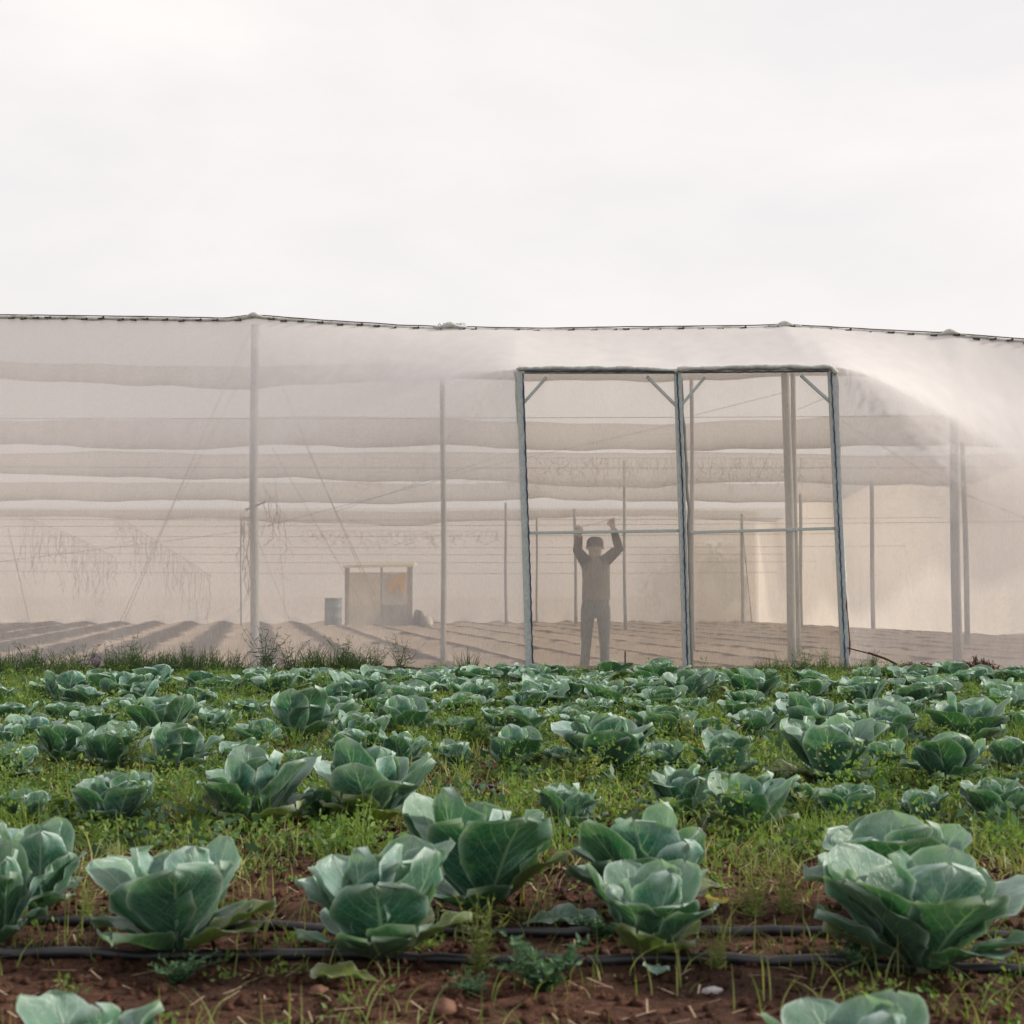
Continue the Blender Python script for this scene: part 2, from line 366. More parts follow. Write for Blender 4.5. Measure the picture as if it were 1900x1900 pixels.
def front_side(side):
    us = np.concatenate([[0], np.geomspace(.03, 1.2, 26), np.linspace(1.28, 16, 110)])
    V = []
    for ui, u in enumerate(us):
        xt = (HL.x if side < 0 else HR.x)
        xb = (BL.x if side < 0 else BR.x)
        X = xt+side*u
        zc = cable_z(X); zr, yr, y0 = prof(side, u, zc)
        z = np.concatenate([np.linspace(-.04, zr, NB+1), np.linspace(zr, zc, NT+1)[1:]])
        y = np.concatenate([np.linspace(y0, yr, NB+1), np.linspace(yr, TOPY, NT+1)[1:]])
        k = int(min(14, u*7.5))
        if k > 0:
            yp_ = np.concatenate([np.linspace(2*y[0]-y[k], y[0], k, endpoint=False), y, np.linspace(y[-1], 2*y[-1]-y[-1-k], k+1)[1:]])
            y2 = np.convolve(yp_, np.ones(2*k+1)/(2*k+1), 'valid'); y2[0] = y[0]; y2[-1] = y[-1]
            for q2 in range(1, k+1):   # keep both edges fixed
                f_ = q2/(k+1); y2[q2] = y[q2]*(1-f_)+y2[q2]*f_; y2[-1-q2] = y[-1-q2]*(1-f_)+y2[-1-q2]*f_
            y = y2
        for zz, yy in zip(z, y):
            fx = max(0, min(1, 1-zz/HZ))*math.exp(-u/2.5)
            x = X+(xb-xt)*fx
            # creases pulled from the top corner of the doorway, and a slow billow
            dz = zz-HZ; r_ = math.hypot(u, dz)+1e-6; th = math.atan2(-dz, u)
            cre = 0
            if dz < .1:
                amp = (.034 if side > 0 else .008)*math.exp(-((r_-.9)/1.0)**2)*(1-math.exp(-u/.12))
                ww = math.exp(-((th-.78)/.26)**2)
                cre = amp*ww*(max(-.2, math.sin(th*46+.6*math.sin(r_*2)))+.5*math.sin(th*77+1+r_))
            b = .05*noise.noise(Vector((x*.45, zz*.6, 4)))*min(1, u)*min(1, (zc-zz)*1.2)+.008*noise.noise(Vector((x*2.5, zz*1.1, 7)))*min(1, u*2)
            # crease where the guy line pulls the net to its ground anchor
            if side < 0:
                ax = x-AN.x; t_ = (-ax)*.72
                if -.15 < -ax < 1.0 and zz < 1.0:
                    dd = zz-(.08+max(0, -ax)*.62); b -= .10*math.exp(-(dd/.06)**2)*max(0, 1+ax/.95)
            q_ = max(0, min(1, (zz-zr+.12)/.42)); q_ = q_*q_*(3-2*q_)
            haze.append(max(-.05, min(.3, cre*9))+(.24+(.10 if side < 0 else .14)*math.exp(-((zz-zr)/.30)**2)*min(1, u*2))*q_*math.exp(-(u/(2.8 if side < 0 else 3.4))**2))  # bright haze painted as opacity above the ridge and along the folds
            V.append((x, yy-cre-b, zz))
    nr = NB+NT+1; ar = np.arange(len(us)*nr).reshape(len(us), nr)
    f = np.stack([ar[:-1, :-1], ar[1:, :-1], ar[1:, 1:], ar[:-1, 1:]], -1).reshape(-1, 4)
    if side < 0: f = f[:, ::-1]
    return np.array(V), f
AN = P(186, 1228, 17.5); haze = []
v1, f1 = front_side(-1); v2, f2 = front_side(1)
# strip above the doorway
Vm = []; nx = 60
for i in range(nx+1):
    x = HL.x+(HR.x-HL.x)*i/nx; zc = cable_z(x); hz = HL.z+(HR.z-HL.z)*i/nx
    for j in range(NT+1):
        s_ = j/NT; yr = prof(-1, 0, zc)[1] if i < nx else prof(1, 0, zc)[1]
        sag = .10*math.sin(math.pi*s_)
        w_ = .012*noise.noise(Vector((x*3, s_*3, 2)))*math.sin(math.pi*s_)*math.sin(math.pi*i/nx)
        Vm.append((x, yr+(TOPY-yr)*s_, hz+(zc-hz)*s_-sag*math.sin(math.pi*min(1, max(0, i/nx)))+w_))
ar = np.arange((nx+1)*(NT+1)).reshape(nx+1, NT+1)
f3 = np.stack([ar[:-1, :-1], ar[1:, :-1], ar[1:, 1:], ar[:-1, 1:]], -1).reshape(-1, 4)
vv = np.concatenate([v1, v2, np.array(Vm)]); ff = np.concatenate([f1, f2+len(v1), f3+len(v1)+len(v2)])
me = np_mesh('front_net', vv, ff, smooth=True); haze += [.24*min(1, (i_ % (NT+1))/6) for i_ in range(len(Vm))]
la = me.attributes.new('haze', 'FLOAT', 'POINT'); la.data.foreach_set('value', np.array(haze, dtype=np.float32)); import bmesh
bm_ = bmesh.new(); bm_.from_mesh(me); bmesh.ops.remove_doubles(bm_, verts=bm_.verts, dist=.0015); bm_.to_mesh(me); bm_.free()
me.materials.append(M['front_net']); nhpart(link('front_net', me))

# roof: cloth hung over cross cables, sagging between them
rid = [(TOPY, 4.49), (24, 4.72), (31, 4.74), (38, 4.62), (45, 4.46), (50.2, 3.92)]
val = [4.19, 3.84, 3.73, 3.70, 3.42]
SV = [.65, .64, .64, .64, .58]
def roof_sag_tone(x, y):
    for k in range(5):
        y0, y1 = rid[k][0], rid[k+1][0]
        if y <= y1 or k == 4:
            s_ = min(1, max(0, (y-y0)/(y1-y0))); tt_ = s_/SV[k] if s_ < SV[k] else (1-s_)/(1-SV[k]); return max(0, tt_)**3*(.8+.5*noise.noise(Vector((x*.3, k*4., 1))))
def roof_z(x, y):
    for k in range(5):
        (y0, z0), (y1, z1) = rid[k], rid[k+1]
        if y <= y1 or k == 4:
            s_ = (y-y0)/(y1-y0); s_ = min(1, max(0, s_)); e = z0+(z1-z0)*s_
            sv_ = SV[k]; ev = z0+(z1-z0)*sv_; tt_ = s_/sv_ if s_ < sv_ else (1-s_)/(1-sv_)
            d = (ev-val[k])*(1-(1-tt_)**1.8)
            wob = .22*noise.noise(Vector((x*.11, k*3.1, 0)))+(.10*noise.noise(Vector((x*.42, k*5.1+y*.15, 2))))+.035*noise.noise(Vector((x*1.6, k*5.1+y*.3, 4)))
            if k == 0:
                zc = cable_z(x); e2 = zc-z0; return e-d+e2*(1-s_)+wob*4*s_*(1-s_)+s_*(.16*noise.noise(Vector((x*.16, 7.3, 5)))+.05*noise.noise(Vector((x*.7, 7.3, 8))))
            rw = lambda kk: .16*noise.noise(Vector((x*.16, kk*7.3, 5)))+.05*noise.noise(Vector((x*.7, kk*7.3, 8)))
            return e-d+wob*(1-abs(2*s_-1)**3)*1.2+rw(k)*(1-s_)+(rw(k+1)*s_ if k < 4 else 0)
rys = np.concatenate([np.linspace(TOPY, 25, 40), np.linspace(25, 32, 40)[1:], np.linspace(32, 39, 36)[1:], np.linspace(39, 46, 32)[1:], np.linspace(46, 50.2, 22)[1:]])
rxs = np.linspace(-24, 17, 165)
V = np.array([(x, y, roof_z(x, y)) for y in rys for x in rxs])
ar = np.arange(len(rys)*len(rxs)).reshape(len(rys), len(rxs))
f = np.stack([ar[:-1, :-1], ar[:-1, 1:], ar[1:, 1:], ar[1:, :-1]], -1).reshape(-1, 4)
me = np_mesh('roof_net', V, f, smooth=True); la = me.attributes.new('sag_tone', 'FLOAT', 'POINT'); la.data.foreach_set('value', np.array([roof_sag_tone(a_[0], a_[1]) for a_ in V], dtype=np.float32)); me.materials.append(M['roof_net']); nhpart(link('roof_net', me))
# back and side nets with two torn gaps
def curtain(name, pts, ztop, m_, hole=None, n=10, step=.4):
    P2 = []
    for (a_, b_) in zip(pts, pts[1:]):
        L_ = math.hypot(b_[0]-a_[0], b_[1]-a_[1]); k = max(1, int(L_/step))
        for i in range(k): P2.append((a_[0]+(b_[0]-a_[0])*i/k, a_[1]+(b_[1]-a_[1])*i/k))
    P2.append(pts[-1]); V = []; f = []
    for i, (x, y) in enumerate(P2):
        zt = ztop(x, y)
        for j in range(n+1):
            z = -.05+(zt+.05)*j/n; w_ = .06*noise.noise(Vector((x*.5+y, z*.5, 1)))
            V.append((x, y+w_, z))
    for i in range(len(P2)-1):
        for j in range(n):
            cx = (P2[i][0]+P2[i+1][0])/2; cz = (V[i*(n+1)+j][2]+V[i*(n+1)+j+1][2])/2
            if hole and hole(cx, cz): continue
            a0 = i*(n+1)+j; f.append((a0, a0+n+1, a0+n+2, a0+1))
    mb = MB(); mb.add(V, f); return nhpart(mb.build(name, m_))
hx = lambda px: (px-950)/F*50
curtain('back_net', [(-24, 50), (8.4, 50), (9.6, 41), (11.3, 34), (16.5, 24), (17, 19.3)], lambda x, y: roof_z(x, min(50.2, max(TOPY, y))), M['back_net'],
        hole=lambda x, z: (((x-hx(1345-(z-1.6)*22))/.95)**2+((z-1.6)/1.25)**2 < .8+1.3*noise.noise(Vector((x*1.5, z*1.5, 4)))), n=26, step=.12)
curtain('side_net', [(-24, 50), (-24, 35), (-22, 19.3)], lambda x, y: roof_z(x, min(50.2, max(TOPY, y))), M['back_net'])
curtain('patch_net', [(hx(1270), 50.3), (hx(1460), 50.3)], lambda x, y: 3.4, M['patch_net'])
# spare sheet of net leaning against the back wall
mb = MB(); a0 = P(1296, 1080, 48.4); b0 = P(1296, 1152, 48.2); c0 = P(1352, 1154, 48.0)
mb.add([a0, b0, c0, a0+Vector((.05, -.06, 0))], [(0, 1, 2, 3)]); nhpart(mb.build('loose_net_sheet', M['back_net'], smooth=False))
# net in the doorway (behind the frame)
V = []; nx, nz_ = 40, 36
for i in range(nx+1):
    for j in range(nz_+1):
        s_, t_ = i/nx, j/nz_
        p = (BL.lerp(BR, s_)).lerp(HL.lerp(HR, s_), t_); V.append((p.x, DOORY+.06+.012*noise.noise(Vector((p.x*2, p.z*.8, 3))), p.z))
ar = np.arange((nx+1)*(nz_+1)).reshape(nx+1, nz_+1)
f = np.stack([ar[:-1, :-1], ar[1:, :-1], ar[1:, 1:], ar[:-1, 1:]], -1).reshape(-1, 4)
me = np_mesh('door_net', np.array(V), f, smooth=True); me.materials.append(M['door_net']); nhpart(link('door_net', me))

# rolled edge, cable and clips along the eaves
def eave(off, wig, seed):
    pts = []
    x = -8.5
    while x < 9.5:
        pts.append(Vector((x, TOPY-.02, cable_z(x)+off+wig*noise.noise(Vector((x*3, seed, 0)))))); x += .09
    return pts
mb = MB(); pe = eave(-.022, .02, 1); mb.tube(pe, [.017+.010*(.5+noise.noise(Vector((p.x*4, 2, 5)))) for p in pe], 7); nhpart(mb.build('rolled_edge', M['roll']))
mb = MB(); mb.tube(eave(.012, .006, 3), .008, 6); nhpart(mb.build('eave_cable', M['cable']))
cm = MB(); cm.box((0, 0, 0), (.085, .03, .014)); cm.box((.03, 0, .008), (.02, .034, .02)); cme = cm.mesh('eave_clip', False); cme.materials.append(M['clip'])
x = -6.8
while x < 7.0:
    o = link('eave_clip', cme); o.location = (x, TOPY-.05, cable_z(x)-.035+.012*math.sin(x*9)); o.rotation_euler = (0, R.uniform(-.15, .15), 0); nhpart(o)
    x += R.choice([.16, .22, .30, .26])
# net bunched over the post heads
for px, py in ((472, 588), (1456, 604), (1762, 619), (835, 606)):
    c = P(px, py, TOPY-.03); mb = MB()
    pts = [c+Vector((dx, -.01, .035*math.exp(-(dx/.08)**2)-.01)) for dx in np.linspace(-.22, .22, 15)]
    mb.tube(pts, [.012+.028*math.exp(-(p.x-c.x)**2/.008) for p in pts], 8); nhpart(mb.build('bunched_net', M['roll']))

# support posts
def spost(px0, py0, px1, py1, Y, wpx, mm='post', strap=False):
    a_, b_ = P(px0, py0, Y), P(px1, py1, Y); zt = roof_z(a_.x, min(50, max(TOPY, Y)))-.02
    k = (zt-b_.z)/(a_.z-b_.z); a_ = b_.lerp(a_, k) ; b_.z = -.1
    r = wpx*Y/F/2; mb = MB()
    pts = [b_.lerp(a_, s_)+Vector((.008*math.sin(s_*7+px0), 0, 0)) for s_ in np.linspace(0, 1, 9)]
    mb.tube(pts, [r*(1.05-.1*s_) for s_ in np.linspace(0, 1, 9)], 10)
    o = nhpart(mb.build('support_post', M[mm])); return o, a_, b_
P1 = spost(472, 620, 472, 1222, 19.3, 16)
P2 = spost(822, 730, 823, 1236, 19.2, 10)
P3 = spost(1456, 620, 1471, 1222, 19.35, 16)
spost(1471, 730, 1481, 1215, 21.6, 10)
P4 = spost(1768, 700, 1777, 1222, 19.35, 18)
spost(1789, 920, 1796, 1185, 28, 10)
for px, yb, wp, dx in ((938, 1159, 5.5, 1), (996, 1157, 4, 0), (1066, 1158, 5.5, 3), (1158, 1170, 6, 2), (1284, 1212, 8, 2), (1376, 1158, 6, 2),
                       (1485, 1166, 6.5, 1), (1617, 1168, 8, 3), (447, 1158, 3, 0)):
    Y = min(48.5, 2497/(yb-HOR)); spost(px, 900, px+dx, yb, Y, wp)
# braces and stays
def wire(a_, b_, r, name='guy_wire', sag=0, mm='wire', n=8):
    pts = [Vector(a_).lerp(Vector(b_), s_)-Vector((0, 0, sag*4*s_*(1-s_))) for s_ in np.linspace(0, 1, n)]
    mb = MB(); mb.tube(pts, r*.7 if r < .012 else r, 5); return nhpart(mb.build(name, M[mm]))
wire(P(455, 946, 19.0), P(497, 929, 19.0), .014, 'post_peg', mm='grey_timber')
for (a_, b_, y0, y1, r) in (((470, 600), (206, 1192), 19.3, 18.6, .0045), ((380, 800), (215, 1190), 24, 19, .006), ((474, 600), (745, 1240), 19.4, 18.6, .0045), ((505, 830), (700, 1170), 26, 24, .006),
                            ((560, 812), (735, 1190), 25, 22, .006), ((448, 700), (330, 930), 22, 22, .004), ((510, 880), (530, 1155), 30, 40, .005),
                            ((0, 1042), (460, 985), 20, 20, .004), ((460, 985), (820, 890), 20, 20, .004), ((620, 950), (930, 845), 22, 22, .004),
                            ((822, 885), (1260, 785), 22, 22, .003), ((1290, 770), (1456, 728), 21, 21, .004), ((1480, 760), (1540, 735), 21, 21, .004),
                            ((1395, 1155), (1377, 975), 46, 46, .012), ((1560, 780), (1770, 910), 18.9, 19.1, .004), ((1770, 910), (1900, 960), 19.1, 18.9, .004),
                            ((1400, 900), (1430, 840), 30, 30, .006), ((15, 980), (55, 1158), 40, 46, .01), ((470, 980), (540, 1158), 44, 46, .007)):
    wire(P(*a_, y0), P(*b_, y1), r)
# seam cords lying on the front net
def seam(pts, r, Y):
    ws = []
    for (a_, b_) in zip(pts, pts[1:]):
        for s_ in np.linspace(0, 1, 14)[:-1]:
            px, py = a_[0]+(b_[0]-a_[0])*s_, a_[1]+(b_[1]-a_[1])*s_
            ws.append(P(px, py, Y))
    mb = MB(); mb.tube(ws, r, 5); nhpart(mb.build('seam_cord', M['roll']))
# cross cables the roof hangs on, and the sagging trellis wires below
for k, (y, z, sg) in enumerate([(22, 3.62, .05), (25.2, 3.2, .05), (33, 2.5, .06), (36, 2.85, .08), (38, 2.25, .08), (42, 2.65, .08), (44, 1.95, .05), (47, 2.3, .06), (48, 1.75, .1)]):
    wire((-19, y, z), (13, y+R.uniform(-.5, .5), z+R.uniform(-.12, .12)), .003+.0001*y, 'trellis_wire', sg, n=14)
# dead vine strands on the trellis; the first two stand in for drip stains
def strands(name, label, x0, x1, Y, ztop, zlow, n, mm='dry', grp=None, r=.005):
    mb = MB(); 
    for i in range(n):
        s_ = (i+.5+R.uniform(-.4, .4))/n; x = x0+(x1-x0)*s_; zt = ztop(s_); ln = R.uniform(.25, 1)*zlow
        pts = [Vector((x+.03*noise.noise(Vector((x*3, k, 1)))+.02*k*R.uniform(-1, 1), Y+R.uniform(-.05, .05), zt-ln*k/6)) for k in range(7)]
        mb.tube(pts, [r*R.uniform(.5, 1.3) for _ in pts], 4, False)
        if R.random() < .5:
            for k in range(3):
                p = pts[R.randrange(6)]; mb.tube([p, p+Vector((R.uniform(-.1, .1), 0, R.uniform(-.14, -.02))), p+Vector((R.uniform(-.12, .12), 0, R.uniform(-.25, -.1)))], r*.7, 4, False)
    tops = [Vector((x0+(x1-x0)*s_, Y, ztop(s_)+.03*noise.noise(Vector((s_*30, 1, 2))))) for s_ in np.linspace(0, 1, 20)]
    mb.tube(tops, r*.8, 4)
    o = mb.build(name, M[mm]); tag(o, label, 'dry vine', grp); return o
zz = lambda py, Y: P(0, py, Y).z
XX = lambda px, Y: (px-950)/F*Y
Yv = 42
strands('dried_vine', 'brown drip stains at the far left inside the net house, modelled as a curtain of strands', XX(35, Yv), XX(215, Yv), Yv, lambda s_: zz(960+75*s_**1.3, Yv), 2.0, 42, grp='dried vines on the trellis')
strands('dried_vine', 'brown drip stains modelled as strands, sloping down to the right just left of the thick left post', XX(212, Yv), XX(395, Yv), Yv, lambda s_: zz(955+115*s_, Yv), 1.9, 40, grp='dried vines on the trellis')
strands('dried_vine', 'tangled short dry stems touching the left side of the thick left post', XX(449, 21), XX(466, 21), 21, lambda s_: zz(960, 21), 1.5, 6, grp='dried vines on the trellis', r=.005)
strands('dried_vine', 'loose dry strands hanging right of the thick left post', XX(485, 24), XX(530, 24), 24, lambda s_: zz(900+60*s_, 24), 1.1, 6, grp='dried vines on the trellis', r=.005)
strands('dried_vine', 'faint short vine threads dangling between the thin post and the doorway', XX(560, 30), XX(930, 30), 30, lambda s_: zz(985, 30), .35, 50, grp='dried vines on the trellis', r=.0035)
strands('dried_vine', 'fine threads dangling from the wires behind the left door panel', XX(990, 28), XX(1250, 28), 28, lambda s_: zz(850, 28), .7, 36, grp='dried vines on the trellis', r=.003)
strands('dried_vine', 'fine threads dangling from the wires behind the right door panel', XX(1290, 28), XX(1540, 28), 28, lambda s_: zz(850, 28), .7, 34, grp='dried vines on the trellis', r=.003)
strands('dried_vine', 'threads hanging below the sagging roof band left of the doorway', XX(600, 36), XX(950, 36), 36, lambda s_: zz(850, 36), .9, 46, grp='dried vines on the trellis', r=.0035)

# doorway frame
df = empty('door_frame', (2.0, DOORY, 0)); df.parent = nh; df.matrix_parent_inverse = NHI
DFI = Matrix.Translation((-2.0, -DOORY, 0))
def dfp(o): o.parent = df; o.matrix_parent_inverse = DFI; return o
def dbar(a_, b_, wpx, name, mm='galv', off=0, d=None):
    w_ = wpx*DOORY/F; mb = MB(); o_ = Vector((0, off, 0)); mb.bar(P(*a_, DOORY)+o_, P(*b_, DOORY)+o_, w_, d); o = dfp(mb.build(name, M[mm], smooth=False))
    bv = o.modifiers.new('b', 'BEVEL'); bv.width = .004; bv.segments = 2; return o
dbar((965, 683), (983, 1262), 14, 'door_post'); dbar((1257, 689), (1275, 1258), 13, 'door_post'); dbar((1543, 686), (1569, 1256), 14, 'door_post')
dbar((960, 690), (1252, 690), 7, 'header_bar'); dbar((1262, 689), (1538, 687), 7, 'header_bar')
dbar((972, 989), (1262, 984.5), 5.5, 'cross_bar', off=.015); dbar((1281, 988), (1556, 980), 5.5, 'cross_bar', off=.015)
for a_, b_ in (((1014, 700), (972, 747)), ((1200, 698), (1254, 752)), ((1308, 700), (1264, 752)), ((1486, 696), (1540, 745))):
    dbar(a_, b_, 5.5, 'corner_brace', off=.012)
def roll(pts, rpx, amp, mm, name, seed, off=-.05, n=60, spiral=0):
    W = [P(*p, DOORY)+Vector((0, off, 0)) for p in pts]; L_ = [0]
    for a_, b_ in zip(W, W[1:]): L_.append(L_[-1]+(b_-a_).length)
    out_ = []; rr = []
    for i in range(n+1):
        l = L_[-1]*i/n; k = max(j for j in range(len(L_)-1) if L_[j] <= l+1e-9); s_ = (l-L_[k])/(L_[k+1]-L_[k]); p = W[k].lerp(W[k+1], s_)
        t_ = (W[k+1]-W[k]).normalized(); sd_ = t_.cross(Vector((0, 1, 0)))
        p = p+sd_*amp*noise.noise(Vector((l*3.5, seed, 0)))+Vector((0, amp*.5*noise.noise(Vector((l*4, seed, 5))), 0))
        if spiral: p = p+sd_*spiral*math.sin(l*2*math.pi/.14)
        out_.append(p); rr.append(rpx*DOORY/F/2*(1+.55*noise.noise(Vector((l*6, seed, 9)))))
    mb = MB(); mb.tube(out_, rr, 8); return dfp(mb.build(name, M[mm]))
roll([(955, 690), (966, 830), (977, 1000), (976, 1100), (980, 1256)], 5, .014, 'roll', 'wrapped_net', 1, off=-.02)
roll([(962, 685), (1080, 684), (1200, 685), (1256, 690)], 8, .012, 'roll', 'header_net_roll', 2)
roll([(1256, 687), (1340, 683), (1450, 682), (1538, 682), (1551, 694)], 9, .014, 'roll', 'header_net_roll', 3)
roll([(1264, 700), (1276, 900), (1284, 1240)], 5, .02, 'post', 'wrapped_net', 4, off=.02)
roll([(1551, 690), (1558, 900), (1575, 1250)], 6, .014, 'roll', 'wrapped_net', 5, off=-.02)
roll([(1566, 1070), (1578, 1245)], 4, .03, 'cable', 'wrapped_net', 8, off=-.03, n=30)
for pts, sd in (([(970, 694), (976, 860), (984, 1075), (989, 1255)], 1), ([(1255, 694), (1265, 900), (1275, 1250)], 2), ([(1540, 692), (1551, 900), (1567, 1245)], 3),
                ([(975, 691), (1250, 691)], 4), ([(1266, 693), (1536, 690)], 5)):
    roll(pts, 2.6, .001, 'cord', 'lacing_cord', sd, off=-.064, n=260, spiral=.0028)
# ground guy cable right of the doorway and twisted stems
mb = MB(); ps = [P(1572, 1202, 17.1), P(1610, 1212, 17.0), P(1640, 1222, 16.9), P(1665, 1234, 16.8)]
mb.tube(ps, .008, 6); mb.tube([p+Vector((0, -.02, .012)) for p in ps[1:]], .006, 6)
tag(mb.build('dry_branch', M['twig']), 'thin dark branch slanting down from the right door post to the soil', 'branch')
# anchor bundle at the foot of the left guy line
mb = MB()
for i in range(14):
    a_ = AN+Vector((R.uniform(-.02, .02), -.15, -.06)); mb.tube([a_, a_+Vector((R.uniform(-.05, .05), R.uniform(-.05, .02), .08)), a_+Vector((R.uniform(-.03, .08), R.uniform(-.05, .02), .17))], [.016, .022, .008], 6)
M['mauve'] = simple('mauve_plastic', (.20, .15, .17), (.42, .36, .38), 40, .6, .4, .5)
tag(mb.build('twine_bundle', M['mauve']), 'crumpled mauve plastic bundle at the foot of the netting on the left', 'plastic bundle')
# shed inside, at the back
YS = 44; sh = empty('garden_shed', (XX(700, YS), YS, 0), label='small open timber booth with orange cards, far inside the net house', cat='booth')
SHI = Matrix.Translation((-XX(700, YS), -YS, 0))
def shp(o): o.parent = sh; o.matrix_parent_inverse = SHI; return o
def sbar(a_, b_, wpx, name, mm, Y=YS):
    mb = MB(); mb.bar(P(*a_, Y), P(*b_, Y), wpx*Y/F); return shp(mb.build(name, M[mm], smooth=False))
for px, Y, w_ in ((642, YS, 4), (763, YS, 5), (646, YS+1.5, 5), (758, YS+1.5, 5), (708, YS, 4)): sbar((px, 1052), (px, 1162 if Y == YS else 1159), w_, 'corner_post', 'grey_timber', Y)
mb = MB(); a_, b_ = P(636, 1054, YS-.15), P(768, 1052, YS-.15); 
mb.add([a_, b_, b_+Vector((0, 1.9, .12)), a_+Vector((0, 1.9, .12)), a_+Vector((0, 0, .09)), b_+Vector((0, 0, .09)), b_+Vector((0, 1.9, .2)), a_+Vector((0, 1.9, .2))],
       [(0, 3, 2, 1), (4, 5, 6, 7), (0, 1, 5, 4), (1, 2, 6, 5), (2, 3, 7, 6), (3, 0, 4, 7)]); shp(mb.build('roof', M['patch_net'], smooth=False))
def panel(x0, x1, y0, y1, Y, name, mm, th=.03):
    a_, b_ = P(x0, y1, Y), P(x1, y0, Y); mb = MB(); mb.box(((a_.x+b_.x)/2, Y, (a_.z+b_.z)/2), (b_.x-a_.x, th, b_.z-a_.z)); return shp(mb.build(name, M[mm], smooth=False))
panel(646, 758, 1062, 1158, YS+1.45, 'rear_wall', 'patch_net', .004); panel(710, 760, 1122, 1161, YS+.02, 'lower_panel', 'grey_timber'); panel(649, 706, 1128, 1160, YS+.25, 'lower_panel', 'tarp')
panel(711, 752, 1062, 1120, YS+.9, 'notice_board', 'white')
for x0, x1, y0, y1 in ((719, 728, 1080, 1100), (729, 737, 1070, 1092), (738, 752, 1064, 1086), (740, 749, 1088, 1100)): panel(x0, x1, y0, y1, YS+.8, 'orange_card', 'orange', .02)
sbar((655, 1080), (706, 1066), 2, 'rail', 'tarp')
# drum, sacks
def lathe(prof_, n=20):
    mb = MB(); v = []; f = []
    for i, (r, z) in enumerate(prof_):
        for k in range(n): v.append((r*math.cos(2*math.pi*k/n), r*math.sin(2*math.pi*k/n), z))
    for i in range(len(prof_)-1):
        for k in range(n): f.append((i*n+k, i*n+(k+1) % n, (i+1)*n+(k+1) % n, (i+1)*n+k))
    f.append(tuple((len(prof_)-1)*n+k for k in range(n))); mb.add(v, f); return mb
o = lathe([(.26, 0), (.265, .02), (.255, .25), (.27, .27), (.255, .29), (.255, .55), (.27, .57), (.255, .59), (.25, .82), (.265, .84), (.22, .845), (.05, .85)]).build('storage_drum', M['blue_drum'])
o.location = (XX(619, 43.5), 43.5, 0); tag(o, 'blue-grey storage drum standing left of the timber booth', 'drum')
def sack(loc, d, mm, label, seed):
    v = []; f = []; n, q_ = 16, 10
    for i in range(q_+1):
        ph = math.pi*i/q_
        for k in range(n):
            th = 2*math.pi*k/n; p = Vector((math.sin(ph)*math.cos(th), math.sin(ph)*math.sin(th), math.cos(ph)))
            p *= 1+.22*noise.noise(p*1.7+Vector((seed, 0, 0))); v.append((p.x*d[0], p.y*d[1], max(-.5*d[2], p.z*d[2]*(.9 if p.z < 0 else 1))+.5*d[2]))
    for i in range(q_):
        for k in range(n): f.append((i*n+k, (i+1)*n+k, (i+1)*n+(k+1) % n, i*n+(k+1) % n))
    mb = MB(); mb.add(v, f); o = mb.build('sack', M[mm]); o.location = loc; tag(o, label, 'sack')
sack((XX(777, 44), 44, 0), (.18, .2, .34), 'bag_dark', 'dark bulging sack leaning at the right side of the timber booth', 2)
sack((XX(793, 44), 44.2, 0), (.16, .2, .22), 'bag_white', 'pale low sack beside the dark sack by the booth', 5)
# trees beyond the back net
def leaf_cloud(pts, size, tintf=None):
    n = len(pts); p = np.asarray(pts); a = NR.normal(size=(n, 3)); a /= np.linalg.norm(a, axis=1)[:, None]
    b = NR.normal(size=(n, 3)); b -= (b*a).sum(1)[:, None]*a; b /= np.linalg.norm(b, axis=1)[:, None]
    s = (size*(NR.rand(n)*.8+.6))[:, None]
    v = np.stack([p-a*s, p+b*s*.5, p+a*s, p-b*s*.5], 1).reshape(-1, 3)
    f = np.arange(n*4).reshape(n, 4); tt = np.repeat(NR.rand(n) if tintf is None else tintf, 4); return v, f, tt
for px, w_, h_, lab in ((1312, 1.5, 2.4, 'dim bushy tree seen through the back net behind the right door panel'), (1420, 2.2, 3.0, 'taller dim tree beyond the back net right of the leaning stick'), (1545, 1.7, 2.0, 'low dim bush beyond the back net at the right door post')):
    Y = 55; tr = empty('background_tree', (XX(px, Y), Y, 0), label=lab, cat='tree', group='trees beyond the back net')
    n = 5200; c = NR.normal(size=(14, 3))*np.array([w_*.4, w_*.4, h_*.2])+np.array([0, 0, h_*.6]); p = c[NR.randint(14, size=n)]+NR.normal(size=(n, 3))*w_*.22
    p[:, 2] = np.clip(p[:, 2], .1, h_*1.15); v, f, tt = leaf_cloud(p, .12)
    me = np_mesh('crown', v, f, tt); me.materials.append(M['tree']); link('crown', me, None, tr)
    mb = MB(); mb.tube([(0, 0, -.1), (.05, 0, h_*.3), (.0, .05, h_*.75)], [.1, .07, .03], 7)
    for k in range(4): mb.tube([(.03, 0, h_*.35), (math.cos(k*1.7)*w_*.4, math.sin(k*1.7)*w_*.4, h_*.75)], [.04, .015], 5)
    mb.build('trunk', M['twig'], tr)

